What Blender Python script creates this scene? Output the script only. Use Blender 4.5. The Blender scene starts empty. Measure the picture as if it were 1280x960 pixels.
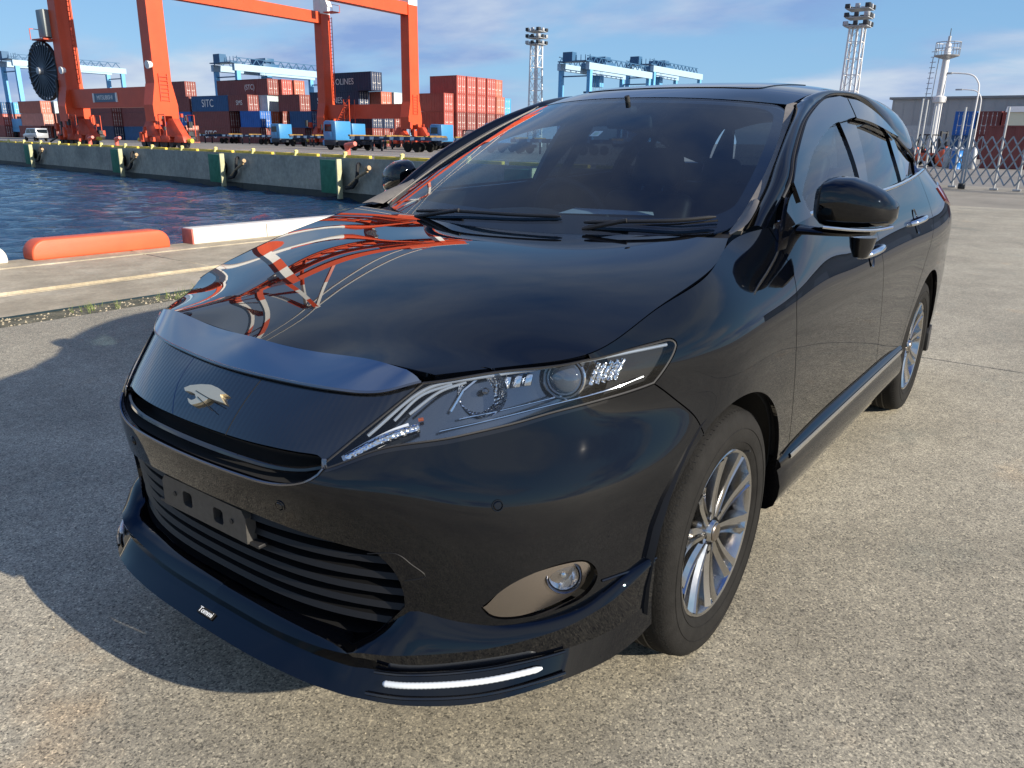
import bpy, bmesh, math, random
from math import radians as rad, sin, cos, pi
from mathutils import Vector, Matrix
from mathutils.geometry import delaunay_2d_cdt
random.seed(7)
SC=bpy.context.scene; COL=SC.collection
# ---------------------------------------------------------------- camera
cd=bpy.data.cameras.new('camera'); cam=bpy.data.objects.new('camera',cd); COL.objects.link(cam); SC.camera=cam
_yaw,_pitch,_roll=-2.50647,0.30487,0.01654
_f=Vector((cos(_pitch)*cos(_yaw),cos(_pitch)*sin(_yaw),-sin(_pitch))); _r=_f.cross(Vector((0,0,1))).normalized(); _u=_r.cross(_f)
_r2=cos(_roll)*_r+sin(_roll)*_u; _u2=-sin(_roll)*_r+cos(_roll)*_u
cam.matrix_world=Matrix((( _r2.x,_u2.x,-_f.x,1.89288),(_r2.y,_u2.y,-_f.y,1.55743),(_r2.z,_u2.z,-_f.z,1.38581),(0,0,0,1)))
cd.sensor_width=36; cd.lens=969.17884/1280*36; cd.clip_start=.05; cd.clip_end=20000
# ---------------------------------------------------------------- sky, sun, exposure
SUN_DIR=Vector((-.06,.925,.375)).normalized()          # towards the sun
wd=bpy.data.worlds.new('World'); SC.world=wd; wd.use_nodes=True; wn=wd.node_tree; wn.nodes.clear()
def N(nt,t,**k):
    n=nt.nodes.new(t)
    for a,b in k.items():
        if a.startswith('i_'): n.inputs[a[2:].replace('_',' ')].default_value=b
        else: setattr(n,a,b)
    return n
sky=N(wn,'ShaderNodeTexSky',sky_type='NISHITA',sun_disc=False); sky.sun_elevation=math.asin(SUN_DIR.z)
sky.sun_rotation=math.atan2(SUN_DIR.x,SUN_DIR.y); sky.air_density=1.0; sky.dust_density=.2; sky.ozone_density=3.5; sky.altitude=0
tc=N(wn,'ShaderNodeTexCoord'); sep=N(wn,'ShaderNodeSeparateXYZ'); wn.links.new(tc.outputs['Generated'],sep.inputs[0])
def M(op,a,b=None,nt=wn,clamp=False):
    n=nt.nodes.new('ShaderNodeMath'); n.operation=op; n.use_clamp=clamp
    for i,x in enumerate((a,b)):
        if x is None: continue
        if hasattr(x,'links'): nt.links.new(x,n.inputs[i])
        else: n.inputs[i].default_value=x
    return n.outputs[0]
# clear-sky colour: the Nishita sky evened out with a blue that deepens upwards
zpos=M('MAXIMUM',sep.outputs[2],0.0)
grad=N(wn,'ShaderNodeValToRGB'); cr=grad.color_ramp
for p_,c_ in ((.0,(2.4,4.7,7.4)),(.10,(1.6,4.0,7.5)),(.28,(.55,2.3,6.6)),(.55,(.28,1.35,5.4)),(1.0,(.18,.9,4.2))):
    e=cr.elements[0] if p_==0 else (cr.elements[1] if p_==1. else cr.elements.new(p_)); e.position=p_; e.color=(*c_,1)
wn.links.new(zpos,grad.inputs[0])
clear=N(wn,'ShaderNodeMixRGB'); clear.inputs[0].default_value=.72; wn.links.new(sky.outputs[0],clear.inputs[1]); wn.links.new(grad.outputs[0],clear.inputs[2])
# clouds: noise on a plane high above (direction divided by its height)
zc=M('ADD',zpos,.20)
cx=M('DIVIDE',sep.outputs[0],zc); cy=M('DIVIDE',sep.outputs[1],zc)
comb=N(wn,'ShaderNodeCombineXYZ'); wn.links.new(cx,comb.inputs[0]); wn.links.new(cy,comb.inputs[1])
rotn=N(wn,'ShaderNodeMapping'); rotn.inputs['Rotation'].default_value=(0,0,rad(40)); rotn.inputs['Scale'].default_value=(1.0,.70,1); rotn.inputs['Location'].default_value=(7.7,2.3,0)
wn.links.new(comb.outputs[0],rotn.inputs[0])
nz=N(wn,'ShaderNodeTexNoise',i_Scale=.80,i_Detail=9.0,i_Roughness=.52,i_Distortion=.1); wn.links.new(rotn.outputs[0],nz.inputs['Vector'])
ramp=N(wn,'ShaderNodeValToRGB'); ramp.color_ramp.elements[0].position=.43; ramp.color_ramp.elements[1].position=.57; ramp.color_ramp.interpolation='EASE'; wn.links.new(nz.outputs[0],ramp.inputs[0])
nz2=N(wn,'ShaderNodeTexNoise',i_Scale=1.1,i_Detail=7.0,i_Roughness=.55); wn.links.new(rotn.outputs[0],nz2.inputs['Vector'])
ccol=N(wn,'ShaderNodeValToRGB'); ccol.color_ramp.elements[0].position=.40; ccol.color_ramp.elements[0].color=(2.0,3.0,5.6,1); ccol.color_ramp.elements[1].position=.60; ccol.color_ramp.elements[1].color=(5.4,6.0,6.9,1)
wn.links.new(nz2.outputs[0],ccol.inputs[0])
low=M('MULTIPLY',M('MULTIPLY',M('ADD',sep.outputs[2],.01),30.0,clamp=True),M('SUBTRACT',1.0,M('MULTIPLY',M('MULTIPLY',M('SUBTRACT',zpos,.16),4.0,clamp=True),.25)))
mixc=N(wn,'ShaderNodeMixRGB'); wn.links.new(M('MULTIPLY',M('MULTIPLY',ramp.outputs[0],.85),low),mixc.inputs[0]); wn.links.new(clear.outputs[0],mixc.inputs[1]); wn.links.new(ccol.outputs[0],mixc.inputs[2])
bg=N(wn,'ShaderNodeBackground',i_Strength=.070); wn.links.new(mixc.outputs[0],bg.inputs[0]); wo=N(wn,'ShaderNodeOutputWorld'); wn.links.new(bg.outputs[0],wo.inputs[0])
sl=bpy.data.lights.new('sun','SUN'); sl.energy=5.0; sl.angle=rad(.53); sl.color=(1,.91,.77); so=bpy.data.objects.new('sun',sl); COL.objects.link(so); so.rotation_euler=SUN_DIR.to_track_quat('Z','Y').to_euler()
SC.view_settings.view_transform='Standard'; SC.view_settings.look='None'; SC.view_settings.exposure=.80; SC.view_settings.gamma=1
SC.cycles.max_bounces=10; SC.cycles.transparent_max_bounces=16
# ---------------------------------------------------------------- materials
def new_mat(name):
    m=bpy.data.materials.new(name); m.use_nodes=True; nt=m.node_tree; return m,nt,nt.nodes['Principled BSDF']
def mat(name,col,rough=.5,metal=0.,coat=0.,ior=1.5,var=0.,vscale=8.,bump=0.,bscale=60.,emit=None,rvar=0.):
    m,nt,b=new_mat(name); b.inputs['Base Color'].default_value=(*col,1); b.inputs['Roughness'].default_value=rough; b.inputs['Metallic'].default_value=metal
    b.inputs['Coat Weight'].default_value=coat; b.inputs['Coat Roughness'].default_value=.02; b.inputs['IOR'].default_value=ior
    if var or bump or rvar:
        t=N(nt,'ShaderNodeTexCoord'); n=N(nt,'ShaderNodeTexNoise',i_Scale=vscale,i_Detail=6.,i_Roughness=.65); nt.links.new(t.outputs['Object'],n.inputs['Vector'])
        if var:
            r=N(nt,'ShaderNodeValToRGB'); r.color_ramp.elements[0].position=.3; r.color_ramp.elements[1].position=.7
            r.color_ramp.elements[0].color=(*[c*(1-var) for c in col],1); r.color_ramp.elements[1].color=(*[min(1,c*(1+var)) for c in col],1)
            nt.links.new(n.outputs[0],r.inputs[0]); nt.links.new(r.outputs[0],b.inputs['Base Color'])
        if rvar: nt.links.new(M('ADD',M('MULTIPLY',n.outputs[0],rvar*2,nt),rough-rvar,nt),b.inputs['Roughness'])
        if bump:
            n2=N(nt,'ShaderNodeTexNoise',i_Scale=bscale,i_Detail=4.); nt.links.new(t.outputs['Object'],n2.inputs['Vector'])
            bp=N(nt,'ShaderNodeBump',i_Strength=bump,i_Distance=.01); nt.links.new(n2.outputs[0],bp.inputs['Height']); nt.links.new(bp.outputs[0],b.inputs['Normal'])
    if emit: b.inputs['Emission Color'].default_value=(*emit,1); b.inputs['Emission Strength'].default_value=1
    return m
def glass(name,tint,refl=1.0,ior=1.5,rough=0.):
    # thin pane: tinted see-through plus Fresnel reflection
    m=bpy.data.materials.new(name); m.use_nodes=True; nt=m.node_tree; nt.nodes.clear()
    tr=N(nt,'ShaderNodeBsdfTransparent'); tr.inputs[0].default_value=(*tint,1); gl=N(nt,'ShaderNodeBsdfGlossy',i_Roughness=rough)
    lw=N(nt,'ShaderNodeLayerWeight',i_Blend=.5); f0=((ior-1)/(ior+1))**2; mx=N(nt,'ShaderNodeMixShader'); o=N(nt,'ShaderNodeOutputMaterial')
    fr=M('ADD',M('MULTIPLY',M('POWER',lw.outputs['Facing'],5.0,nt),1-f0,nt),f0,nt)
    nt.links.new(M('MULTIPLY',fr,refl,nt,True),mx.inputs[0]); nt.links.new(tr.outputs[0],mx.inputs[1]); nt.links.new(gl.outputs[0],mx.inputs[2]); nt.links.new(mx.outputs[0],o.inputs[0]); return m
# ---------------------------------------------------------------- object helpers
def link(name,me,m,parent=None,kind=None):
    o=bpy.data.objects.new(name,me); COL.objects.link(o)
    if m is not None:
        for x in (m if isinstance(m,(list,tuple)) else [m]): me.materials.append(x)
    if parent is not None: o.parent=parent
    if kind: o['kind']=kind
    return o
def tag(o,label,cat,group=None):
    o['label']=label; o['category']=cat
    if group: o['group']=group
    return o
def empty(name,loc,label=None,cat=None,group=None,rz=0,rot=None):
    o=bpy.data.objects.new(name,None); COL.objects.link(o); o.location=loc; o.rotation_euler=rot or (0,0,rz); o.empty_display_size=.1
    if label: tag(o,label,cat,group)
    return o
def raw(name,V,F,m,parent=None,smooth=True,normals=None,kind=None,mi=None):
    me=bpy.data.meshes.new(name); me.from_pydata([tuple(map(float,v)) for v in V],[],[tuple(map(int,f)) for f in F])
    if smooth: me.polygons.foreach_set('use_smooth',[True]*len(me.polygons))
    if mi is not None: me.polygons.foreach_set('material_index',[int(a) for a in mi])
    me.validate(clean_customdata=False); me.update()
    if normals is not None and len(me.vertices)==len(normals): me.normals_split_custom_set_from_vertices([tuple(map(float,n)) for n in normals])
    return link(name,me,m,parent,kind)
class MB:
    """collects simple shapes into one mesh"""
    def __init__(s): s.V=[]; s.F=[]; s.mi=[]
    def add(s,V,F,i=0):
        b=len(s.V); s.V+= [tuple(v) for v in V]; s.F+=[tuple(b+k for k in f) for f in F]; s.mi+=[i]*len(F); return s
    def box(s,lo,hi,i=0,mtx=None):
        (x0,y0,z0),(x1,y1,z1)=lo,hi; V=[(x0,y0,z0),(x1,y0,z0),(x1,y1,z0),(x0,y1,z0),(x0,y0,z1),(x1,y0,z1),(x1,y1,z1),(x0,y1,z1)]
        if mtx is not None: V=[tuple(mtx@Vector(v)) for v in V]
        return s.add(V,[(0,3,2,1),(4,5,6,7),(0,1,5,4),(1,2,6,5),(2,3,7,6),(3,0,4,7)],i)
    def bar(s,a,b,w,h=None,i=0,up=(0,0,1),w2=None,h2=None):   # square-section bar from a to b (optionally tapered)
        a=Vector(a); b=Vector(b); d=(b-a).normalized(); up=Vector(up)
        if abs(d.dot(up))>.98: up=Vector((1,0,0))
        x=d.cross(up).normalized(); y=x.cross(d); h=h or w; w2=w2 or w; h2=h2 or h
        V=[a+x*sx*w/2+y*sy*h/2 for sx,sy in ((-1,-1),(1,-1),(1,1),(-1,1))]+[b+x*sx*w2/2+y*sy*h2/2 for sx,sy in ((-1,-1),(1,-1),(1,1),(-1,1))]
        return s.add(V,[(0,1,2,3),(7,6,5,4),(0,4,5,1),(1,5,6,2),(2,6,7,3),(3,7,4,0)],i)
    def cyl(s,a,b,r,n=12,i=0,r2=None,caps=True):
        a=Vector(a); b=Vector(b); d=(b-a).normalized(); up=Vector((0,0,1)) if abs(d.z)<.98 else Vector((1,0,0)); x=d.cross(up).normalized(); y=x.cross(d); r2=r if r2 is None else r2
        V=[a+(x*cos(t)+y*sin(t))*r for t in [2*pi*k/n for k in range(n)]]+[b+(x*cos(t)+y*sin(t))*r2 for t in [2*pi*k/n for k in range(n)]]
        F=[(k,k+n,(k+1)%n+n,(k+1)%n) for k in range(n)]
        if caps: F+=[tuple(range(n)),tuple(range(2*n-1,n-1,-1))]
        return s.add(V,F,i)
    def tube(s,pts,r,n=8,i=0,caps=True):
        pts=[Vector(p) for p in pts]; V=[];F=[]; prev=None
        for k,p in enumerate(pts):
            d=(pts[min(k+1,len(pts)-1)]-pts[max(k-1,0)]).normalized()
            if prev is None: up=Vector((0,0,1)) if abs(d.z)<.9 else Vector((1,0,0)); x=d.cross(up).normalized()
            else: x=(prev-d*prev.dot(d)).normalized()
            prev=x; y=x.cross(d); rr=r[k] if hasattr(r,'__len__') else r
            V+=[p+(x*cos(2*pi*j/n)+y*sin(2*pi*j/n))*rr for j in range(n)]
        for k in range(len(pts)-1): F+=[(k*n+j,k*n+(j+1)%n,(k+1)*n+(j+1)%n,(k+1)*n+j) for j in range(n)]
        if caps: F+=[tuple(range(n-1,-1,-1)),tuple((len(pts)-1)*n+j for j in range(n))]
        return s.add(V,F,i)
    def lathe(s,prof,c=(0,0,0),axis='z',n=32,i=0):   # prof: (radius, height)
        V=[];F=[]; m=len(prof)
        for k in range(n):
            t=2*pi*k/n
            for r,h in prof:
                v={'z':(r*cos(t),r*sin(t),h),'y':(r*cos(t),h,r*sin(t)),'x':(h,r*cos(t),r*sin(t))}[axis]; V.append(tuple(a+b for a,b in zip(v,c)))
        for k in range(n):
            for j in range(m-1): F.append((k*m+j,k*m+j+1,((k+1)%n)*m+j+1,((k+1)%n)*m+j))
        return s.add(V,F,i)
    def prism(s,poly,lo,hi,axis='y',i=0):   # extrude a 2-D outline along an axis
        n=len(poly); mk={'y':lambda p,h:(p[0],h,p[1]),'x':lambda p,h:(h,p[0],p[1]),'z':lambda p,h:(p[0],p[1],h)}[axis]
        V=[mk(p,lo) for p in poly]+[mk(p,hi) for p in poly]
        return s.add(V,[tuple(range(n)),tuple(range(2*n-1,n-1,-1))]+[(k,k+n,(k+1)%n+n,(k+1)%n) for k in range(n)],i)
    def build(s,name,m,parent=None,smooth=False,kind=None,bevel=0,seg=2,fix=True):
        me=bpy.data.meshes.new(name); me.from_pydata(s.V,[],s.F); me.polygons.foreach_set('material_index',s.mi); me.update()
        if fix or bevel:
            bm=bmesh.new(); bm.from_mesh(me)
            if bevel:
                bmesh.ops.remove_doubles(bm,verts=bm.verts,dist=1e-5)
                es=[e for e in bm.edges if len(e.link_faces)==2 and e.calc_face_angle(0)>.5]
                bmesh.ops.bevel(bm,geom=es,offset=bevel,segments=seg,profile=.5,affect='EDGES',clamp_overlap=True)
            bmesh.ops.recalc_face_normals(bm,faces=bm.faces); bm.to_mesh(me); bm.free()
        if smooth or bevel: 
            me.polygons.foreach_set('use_smooth',[True]*len(me.polygons))
            if smooth!='all': me.set_sharp_from_angle(angle=rad(38))
        return link(name,me,m,parent,kind)
def resample(pts,step):
    pts=np.asarray(pts,float); d=np.linalg.norm(np.diff(pts,axis=0),axis=1); c=np.concatenate([[0],np.cumsum(d)]); n=max(1,int(round(c[-1]/step)))
    t=np.linspace(0,c[-1],n+1); return np.stack([np.interp(t,c,pts[:,k]) for k in range(pts.shape[1])],1)
def smooth_line(pts,step=.012):   # Catmull-Rom through the points, evenly resampled
    p=np.asarray(pts,float)
    if len(p)<3: return resample(p,step)
    q=np.vstack([2*p[0]-p[1],p,2*p[-1]-p[-2]]); out=[]
    for i in range(1,len(q)-2):
        a,b,c,d=q[i-1:i+3]; t=np.linspace(0,1,12,endpoint=False)[:,None]
        out.append(.5*(2*b+(c-a)*t+(2*a-5*b+4*c-d)*t*t+(3*b-a-3*c+d)*t**3))
    return resample(np.vstack(out+[p[-1:]]),step)
def outline(*segs,step=.012):     # closed outline from smooth pieces that meet at corners
    out=[]
    for s in segs:
        l=smooth_line(s,step)
        if len(out) and np.linalg.norm(out[-1]-l[0])<1e-6: l=l[1:]
        out+=list(l)
    out=np.array(out); keep=[0]
    for i in range(1,len(out)):
        if np.linalg.norm(out[i]-out[keep[-1]])>step*.25: keep.append(i)
    out=out[keep]
    if np.linalg.norm(out[0]-out[-1])<step*.4: out=out[:-1]
    return out
def inside(poly,pts):
    x,y=pts[:,0],pts[:,1]; r=np.zeros(len(pts),bool); a=poly; b=np.roll(poly,-1,0)
    for (x0,y0),(x1,y1) in zip(a,b):
        m=((y0>y)!=(y1>y)); xx=x0+(y-y0)*(x1-x0)/((y1-y0) if y1!=y0 else 1e-12); r^=m&(x<xx)
    return r
def area(p): x,y=p[:,0],p[:,1]; return .5*(x*np.roll(y,-1)-np.roll(x,-1)*y).sum()
def inset(poly,d):
    if d==0: return poly
    s=1 if area(poly)>0 else -1; t=np.roll(poly,-1,0)-np.roll(poly,1,0); t/=np.linalg.norm(t,axis=1)[:,None]+1e-12
    return poly+np.stack([-t[:,1],t[:,0]],1)*s*d
def patch(name,S,poly,m,parent,holes=(),off=0.,gap=.002,flange=.012,step=.022,both=False,mirror=False,dish=None):
    """a panel cut out of a smooth surface: (u,v) outline with holes, edges folded inwards"""
    loops=[inset(np.asarray(poly,float),gap)]+[inset(np.asarray(h,float),-gap) for h in holes]
    P=np.vstack(loops); E=[];b=0
    for l in loops: E+=[(b+i,b+(i+1)%len(l)) for i in range(len(l))]; b+=len(l)
    lo,hi=loops[0].min(0),loops[0].max(0); g=np.stack(np.meshgrid(np.arange(lo[0],hi[0],step),np.arange(lo[1],hi[1],step)),-1).reshape(-1,2)
    if len(g):
        k=inside(loops[0],g)
        for h in loops[1:]: k&=~inside(h,g)
        g=g[k]
        if len(g): g=g[np.array([((P-q)**2).sum(1).min()>(step*.45)**2 for q in g],bool)]
    A=np.vstack([P,g]) if len(g) else P
    r=delaunay_2d_cdt([Vector(a) for a in A],E,[],0,1e-7); vv=np.array([tuple(v) for v in r[0]]); ff=[f for f in r[2]]
    cen=np.array([vv[list(f)].mean(0) for f in ff]); k=inside(loops[0],cen)
    for h in loops[1:]: k&=~inside(h,cen)
    F=[f for f,a in zip(ff,k) if a]
    used=sorted({i for f in F for i in f}); rm={o:i for i,o in enumerate(used)}; vv=vv[used]; F=[tuple(rm[i] for i in f) for f in F]
    p=S.p(vv[:,0],vv[:,1]); n=S.n(vv[:,0],vv[:,1])
    o_=off(vv) if callable(off) else off
    p=p+n*(np.asarray(o_)[:,None] if np.ndim(o_) else o_)
    # orientation: faces follow n
    a,b_,c=p[F[0][0]],p[F[0][1]],p[F[0][2]]
    if np.cross(b_-a,c-a)@n[F[0][0]]<0: F=[f[::-1] for f in F]
    V=list(p); NN=list(n)
    if flange:
        cnt={}
        for f in F:
            for i in range(len(f)):
                e=(f[i],f[(i+1)%len(f)]); cnt[e]=cnt.get(e,0)+1
        be=[e for e in cnt if (e[1],e[0]) not in cnt]
        for a,b_ in be:
            t=p[b_]-p[a]; q=np.cross(t,n[a]); q/=np.linalg.norm(q)+1e-12; k0=len(V)
            V+=[p[a],p[b_],p[b_]-n[b_]*flange,p[a]-n[a]*flange]; NN+=[q]*4; F.append((k0+1,k0,k0+3,k0+2))
    V=np.array(V);NN=np.array(NN)
    if both: V=np.vstack([V,V*[1,-1,1]]); NN=np.vstack([NN,NN*[1,-1,1]]); k=len(V)//2; F=F+[tuple(i+k for i in f[::-1]) for f in F]
    if mirror: V=V*[1,-1,1]; NN=NN*[1,-1,1]; F=[f[::-1] for f in F]
    return raw(name,V,F,m,parent,normals=NN)
def sheet(name,grid,m,parent=None,mirror=False,smooth=True,flip=False):
    """quad sheet through a grid of points (rows x columns x 3)"""
    g=np.asarray(grid,float); 
    if mirror: g=g*[1,-1,1]; flip=not flip
    r,c=g.shape[:2]; F=[(i*c+j,i*c+j+1,(i+1)*c+j+1,(i+1)*c+j) for i in range(r-1) for j in range(c-1)]
    if flip: F=[f[::-1] for f in F]
    return raw(name,g.reshape(-1,3),F,m,parent,smooth=smooth)
def curve3(pts,step=.02): return smooth_line(pts,step)
def loft(rails,n): # rails: list of point lists -> grid rows with n columns each
    return np.array([ (lambda q:np.stack([np.interp(np.linspace(0,1,n),np.concatenate([[0],np.cumsum(np.linalg.norm(np.diff(q,axis=0),axis=1))])/np.linalg.norm(np.diff(q,axis=0),axis=1).sum(),q[:,k]) for k in range(3)],1))(smooth_line(r,.004)) for r in rails])
# ---------------------------------------------------------------- smooth surfaces (tensor-product natural cubic splines)
import numpy as np
def _spline_op(k):
    n=len(k); A=np.zeros((n,n)); B=np.zeros((n,n)); A[0,0]=A[-1,-1]=1
    for i in range(1,n-1):
        h0=k[i]-k[i-1]; h1=k[i+1]-k[i]
        A[i,i-1]=h0; A[i,i]=2*(h0+h1); A[i,i+1]=h1
        B[i,i-1]=6/h0; B[i,i]=-6/h0-6/h1; B[i,i+1]=6/h1
    return np.linalg.solve(A,B)
def _weights(k,M,t):
    t=np.clip(np.asarray(t,float),k[0],k[-1]); i=np.clip(np.searchsorted(k,t)-1,0,len(k)-2)
    h=k[i+1]-k[i]; a=(k[i+1]-t)/h; b=(t-k[i])/h; n=len(k)
    W=np.zeros(t.shape+(n,)); idx=np.arange(t.size); Wf=W.reshape(-1,n); ii=i.reshape(-1)
    Wf[idx,ii]+=a.reshape(-1); Wf[idx,ii+1]+=b.reshape(-1)
    Wf+=(((a**3-a)*h*h/6).reshape(-1)[:,None])*M[ii]+(((b**3-b)*h*h/6).reshape(-1)[:,None])*M[ii+1]
    return Wf.reshape(W.shape)
class Surf:
    def __init__(s,net,mirror=True,ku=None,kv=None,krow=None):
        net=np.array(net,float)
        if mirror:
            m=net[:,:0:-1]*np.array([1,-1,1]); net=np.concatenate([m,net],1)
        s.net=net; r=net[net.shape[0]//2 if krow is None else krow]
        if ku is None:
            d=np.linalg.norm(np.diff(r,axis=0),axis=1); ku=np.concatenate([[0],np.cumsum(d)])
            if mirror: ku=ku-ku[-1]/2
        if kv is None:
            d=np.linalg.norm(np.diff(net,axis=0),axis=2).mean(1); kv=np.concatenate([[0],np.cumsum(d)])
        s.ku=np.array(ku,float); s.kv=np.array(kv,float); s.Mu=_spline_op(s.ku); s.Mv=_spline_op(s.kv)
    def p(s,u,v):
        return np.einsum('ni,nj,ijk->nk',_weights(s.kv,s.Mv,np.atleast_1d(v)),_weights(s.ku,s.Mu,np.atleast_1d(u)),s.net)
    def n(s,u,v,e=2e-3):
        u=np.atleast_1d(np.asarray(u,float)); v=np.atleast_1d(np.asarray(v,float))
        u0=np.clip(u-e,s.ku[0],s.ku[-1]);u1=np.clip(u+e,s.ku[0],s.ku[-1]);v0=np.clip(v-e,s.kv[0],s.kv[-1]);v1=np.clip(v+e,s.kv[0],s.kv[-1])
        a=s.p(u1,v)-s.p(u0,v); b=s.p(u,v1)-s.p(u,v0); n=np.cross(a,b); return n/(np.linalg.norm(n,axis=1)[:,None]+1e-12)
    def find(s,target,axes,side=1,n=400):   # uv of the surface point whose coordinates `axes` are nearest to the targets
        if not hasattr(s,'_g'):
            uu,vv=np.meshgrid(np.linspace(s.ku[0],s.ku[-1],n),np.linspace(s.kv[0],s.kv[-1],90)); s._g=(uu.ravel(),vv.ravel(),s.p(uu.ravel(),vv.ravel()))
        uu,vv,pp=s._g; out=[]
        for t in np.atleast_2d(target):
            t=np.asarray(t,float); d=((pp[:,axes]-t)**2).sum(1)+(pp[:,1]*side<-1e-3)*9+((pp[:,0]<-1)*9 if 0 not in axes else 0); i=d.argmin(); q=np.array([uu[i],vv[i]])
            for _ in range(8):
                f=s.p(q[0],q[1])[0][axes]-t; h=1e-4
                J=np.stack([(s.p(q[0]+h,q[1])-s.p(q[0],q[1]))[0][axes]/h,(s.p(q[0],q[1]+h)-s.p(q[0],q[1]))[0][axes]/h],1)
                q=q-np.clip(np.linalg.lstsq(J,f,rcond=None)[0],-.05,.05); q[0]=np.clip(q[0],s.ku[0],s.ku[-1]); q[1]=np.clip(q[1],s.kv[0],s.kv[-1])
            out.append(q)
        return np.array(out)
def Z(z,*xy): return [(x,y,z) for x,y in xy]
# the lower body: rows run from the sill up to the bonnet edge and belt line, columns from the nose round the side to the tail
BODY=Surf([
 Z(.24,(.965,0),(.96,.2),(.925,.38),(.855,.54),(.735,.69),(.545,.80),(.30,.865),(0,.875),(-.22,.872),(-.45,.865),(-1,.855),(-1.6,.855),(-2.2,.865),(-2.66,.875),(-3.1,.86),(-3.4,.81),(-3.62,.66),(-3.70,0)),
 Z(.41,(.975,0),(.968,.2),(.935,.38),(.866,.545),(.755,.69),(.575,.81),(.32,.885),(0,.902),(-.22,.90),(-.45,.893),(-1,.883),(-1.6,.883),(-2.2,.89),(-2.66,.905),(-3.1,.89),(-3.42,.84),(-3.66,.68),(-3.75,0)),
 Z(.55,(.998,0),(.988,.2),(.953,.38),(.877,.54),(.757,.676),(.58,.793),(.33,.879),(0,.912),(-.22,.91),(-.45,.904),(-1,.894),(-1.6,.894),(-2.2,.899),(-2.66,.913),(-3.1,.898),(-3.43,.845),(-3.66,.69),(-3.76,0)),
 Z(.665,(1.017,0),(1.008,.2),(.972,.38),(.886,.53),(.748,.662),(.575,.775),(.33,.869),(0,.912),(-.22,.912),(-.45,.908),(-1,.899),(-1.6,.899),(-2.2,.904),(-2.66,.916),(-3.1,.901),(-3.43,.85),(-3.67,.69),(-3.77,0)),
 [(.997,0,.763),(.988,.2,.764),(.945,.375,.762),(.848,.52,.772),(.700,.632,.785),(.532,.738,.793),(.303,.836,.80),(0,.902,.81),(-.22,.907,.815),(-.45,.906,.82),(-1,.9,.82),(-1.6,.9,.83),(-2.2,.905,.85),(-2.66,.912,.86),(-3.1,.9,.87),(-3.42,.85,.87),(-3.64,.7,.87),(-3.73,0,.87)],
 [(.89,0,.871),(.874,.2,.870),(.842,.38,.877),(.765,.52,.882),(.642,.618,.890),(.49,.742,.885),(.28,.828,.91),(0,.874,.952),(-.22,.879,.968),(-.45,.884,.965),(-1,.885,.96),(-1.6,.885,.975),(-2.2,.888,1.0),(-2.66,.89,1.02),(-3.1,.88,1.04),(-3.4,.83,1.05),(-3.6,.68,1.05),(-3.68,0,1.05)],
 [(.82,0,.927),(.80,.2,.923),(.785,.38,.930),(.745,.51,.916),(.61,.625,.926),(.49,.732,.948),(.27,.768,1.012),(0,.788,1.076),(-.22,.752,1.132),(-.45,.787,1.155),(-1,.80,1.178),(-1.6,.80,1.195),(-2.2,.797,1.22),(-2.66,.775,1.25),(-3.1,.73,1.27),(-3.4,.67,1.26),(-3.55,.55,1.25),(-3.6,0,1.24)],
],krow=3)
# side glass sheet: rows by height, columns from the mirror to the tail
_sx=[-.2,-.6,-1.0,-1.5,-2.0,-2.5,-3.0,-3.4,-3.7]; _sy=[.775,.80,.808,.81,.81,.79,.742,.69,.63]
GLASS=Surf([[(x,y-.36*(z-1.18)-.5*(z-1.18)*abs(z-1.18),z) for x,y in zip(_sx,_sy)] for z in (1.06,1.18,1.30,1.42,1.54,1.64)],mirror=False,ku=[-x for x in _sx],kv=[1.06,1.18,1.30,1.42,1.54,1.64])
# windscreen, bonnet, roof: half nets, mirrored
SCREEN=Surf([
 [(-.15,0,1.105),(-.165,.25,1.111),(-.215,.5,1.122),(-.325,.705,1.138)],
 [(-.345,0,1.228),(-.36,.24,1.229),(-.405,.48,1.230),(-.515,.695,1.235)],
 [(-.545,0,1.343),(-.56,.225,1.342),(-.61,.45,1.336),(-.715,.668,1.335)],
 [(-.755,0,1.449),(-.77,.21,1.447),(-.825,.415,1.439),(-.92,.622,1.432)],
 [(-.985,0,1.55),(-1.0,.2,1.547),(-1.045,.38,1.538),(-1.125,.560,1.522)]],krow=2)
HOOD=Surf([
 [(.82,0,.927),(.80,.2,.923),(.785,.38,.930),(.745,.51,.916)],
 [(.70,0,.962),(.69,.2,.960),(.665,.40,.951),(.60,.625,.926)],
 [(.52,0,1.010),(.515,.22,1.0065),(.495,.47,.989),(.485,.732,.948)],
 [(.28,0,1.062),(.275,.24,1.0585),(.265,.52,1.0430),(.265,.767,1.011)],
 [(.05,0,1.094),(.04,.25,1.0915),(.015,.53,1.0885),(-.01,.787,1.078)],
 [(-.175,0,1.106),(-.182,.25,1.112),(-.205,.5,1.124),(-.225,.740,1.134)]],krow=3)
ROOF=Surf([
 [(-.985,0,1.552),(-1.0,.2,1.549),(-1.05,.385,1.540),(-1.135,.575,1.524)],
 [(-1.20,0,1.596),(-1.21,.2,1.594),(-1.24,.385,1.586),(-1.30,.572,1.560)],
 [(-1.55,0,1.636),(-1.55,.2,1.633),(-1.56,.385,1.624),(-1.58,.572,1.594)],
 [(-2.0,0,1.657),(-2.0,.2,1.654),(-2.0,.385,1.643),(-2.0,.572,1.608)],
 [(-2.5,0,1.652),(-2.5,.2,1.649),(-2.5,.385,1.637),(-2.5,.568,1.596)],
 [(-3.0,0,1.622),(-3.0,.2,1.618),(-3.0,.385,1.603),(-2.98,.555,1.555)],
 [(-3.4,0,1.565),(-3.4,.2,1.561),(-3.38,.37,1.545),(-3.32,.535,1.49)]],krow=3)
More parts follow.
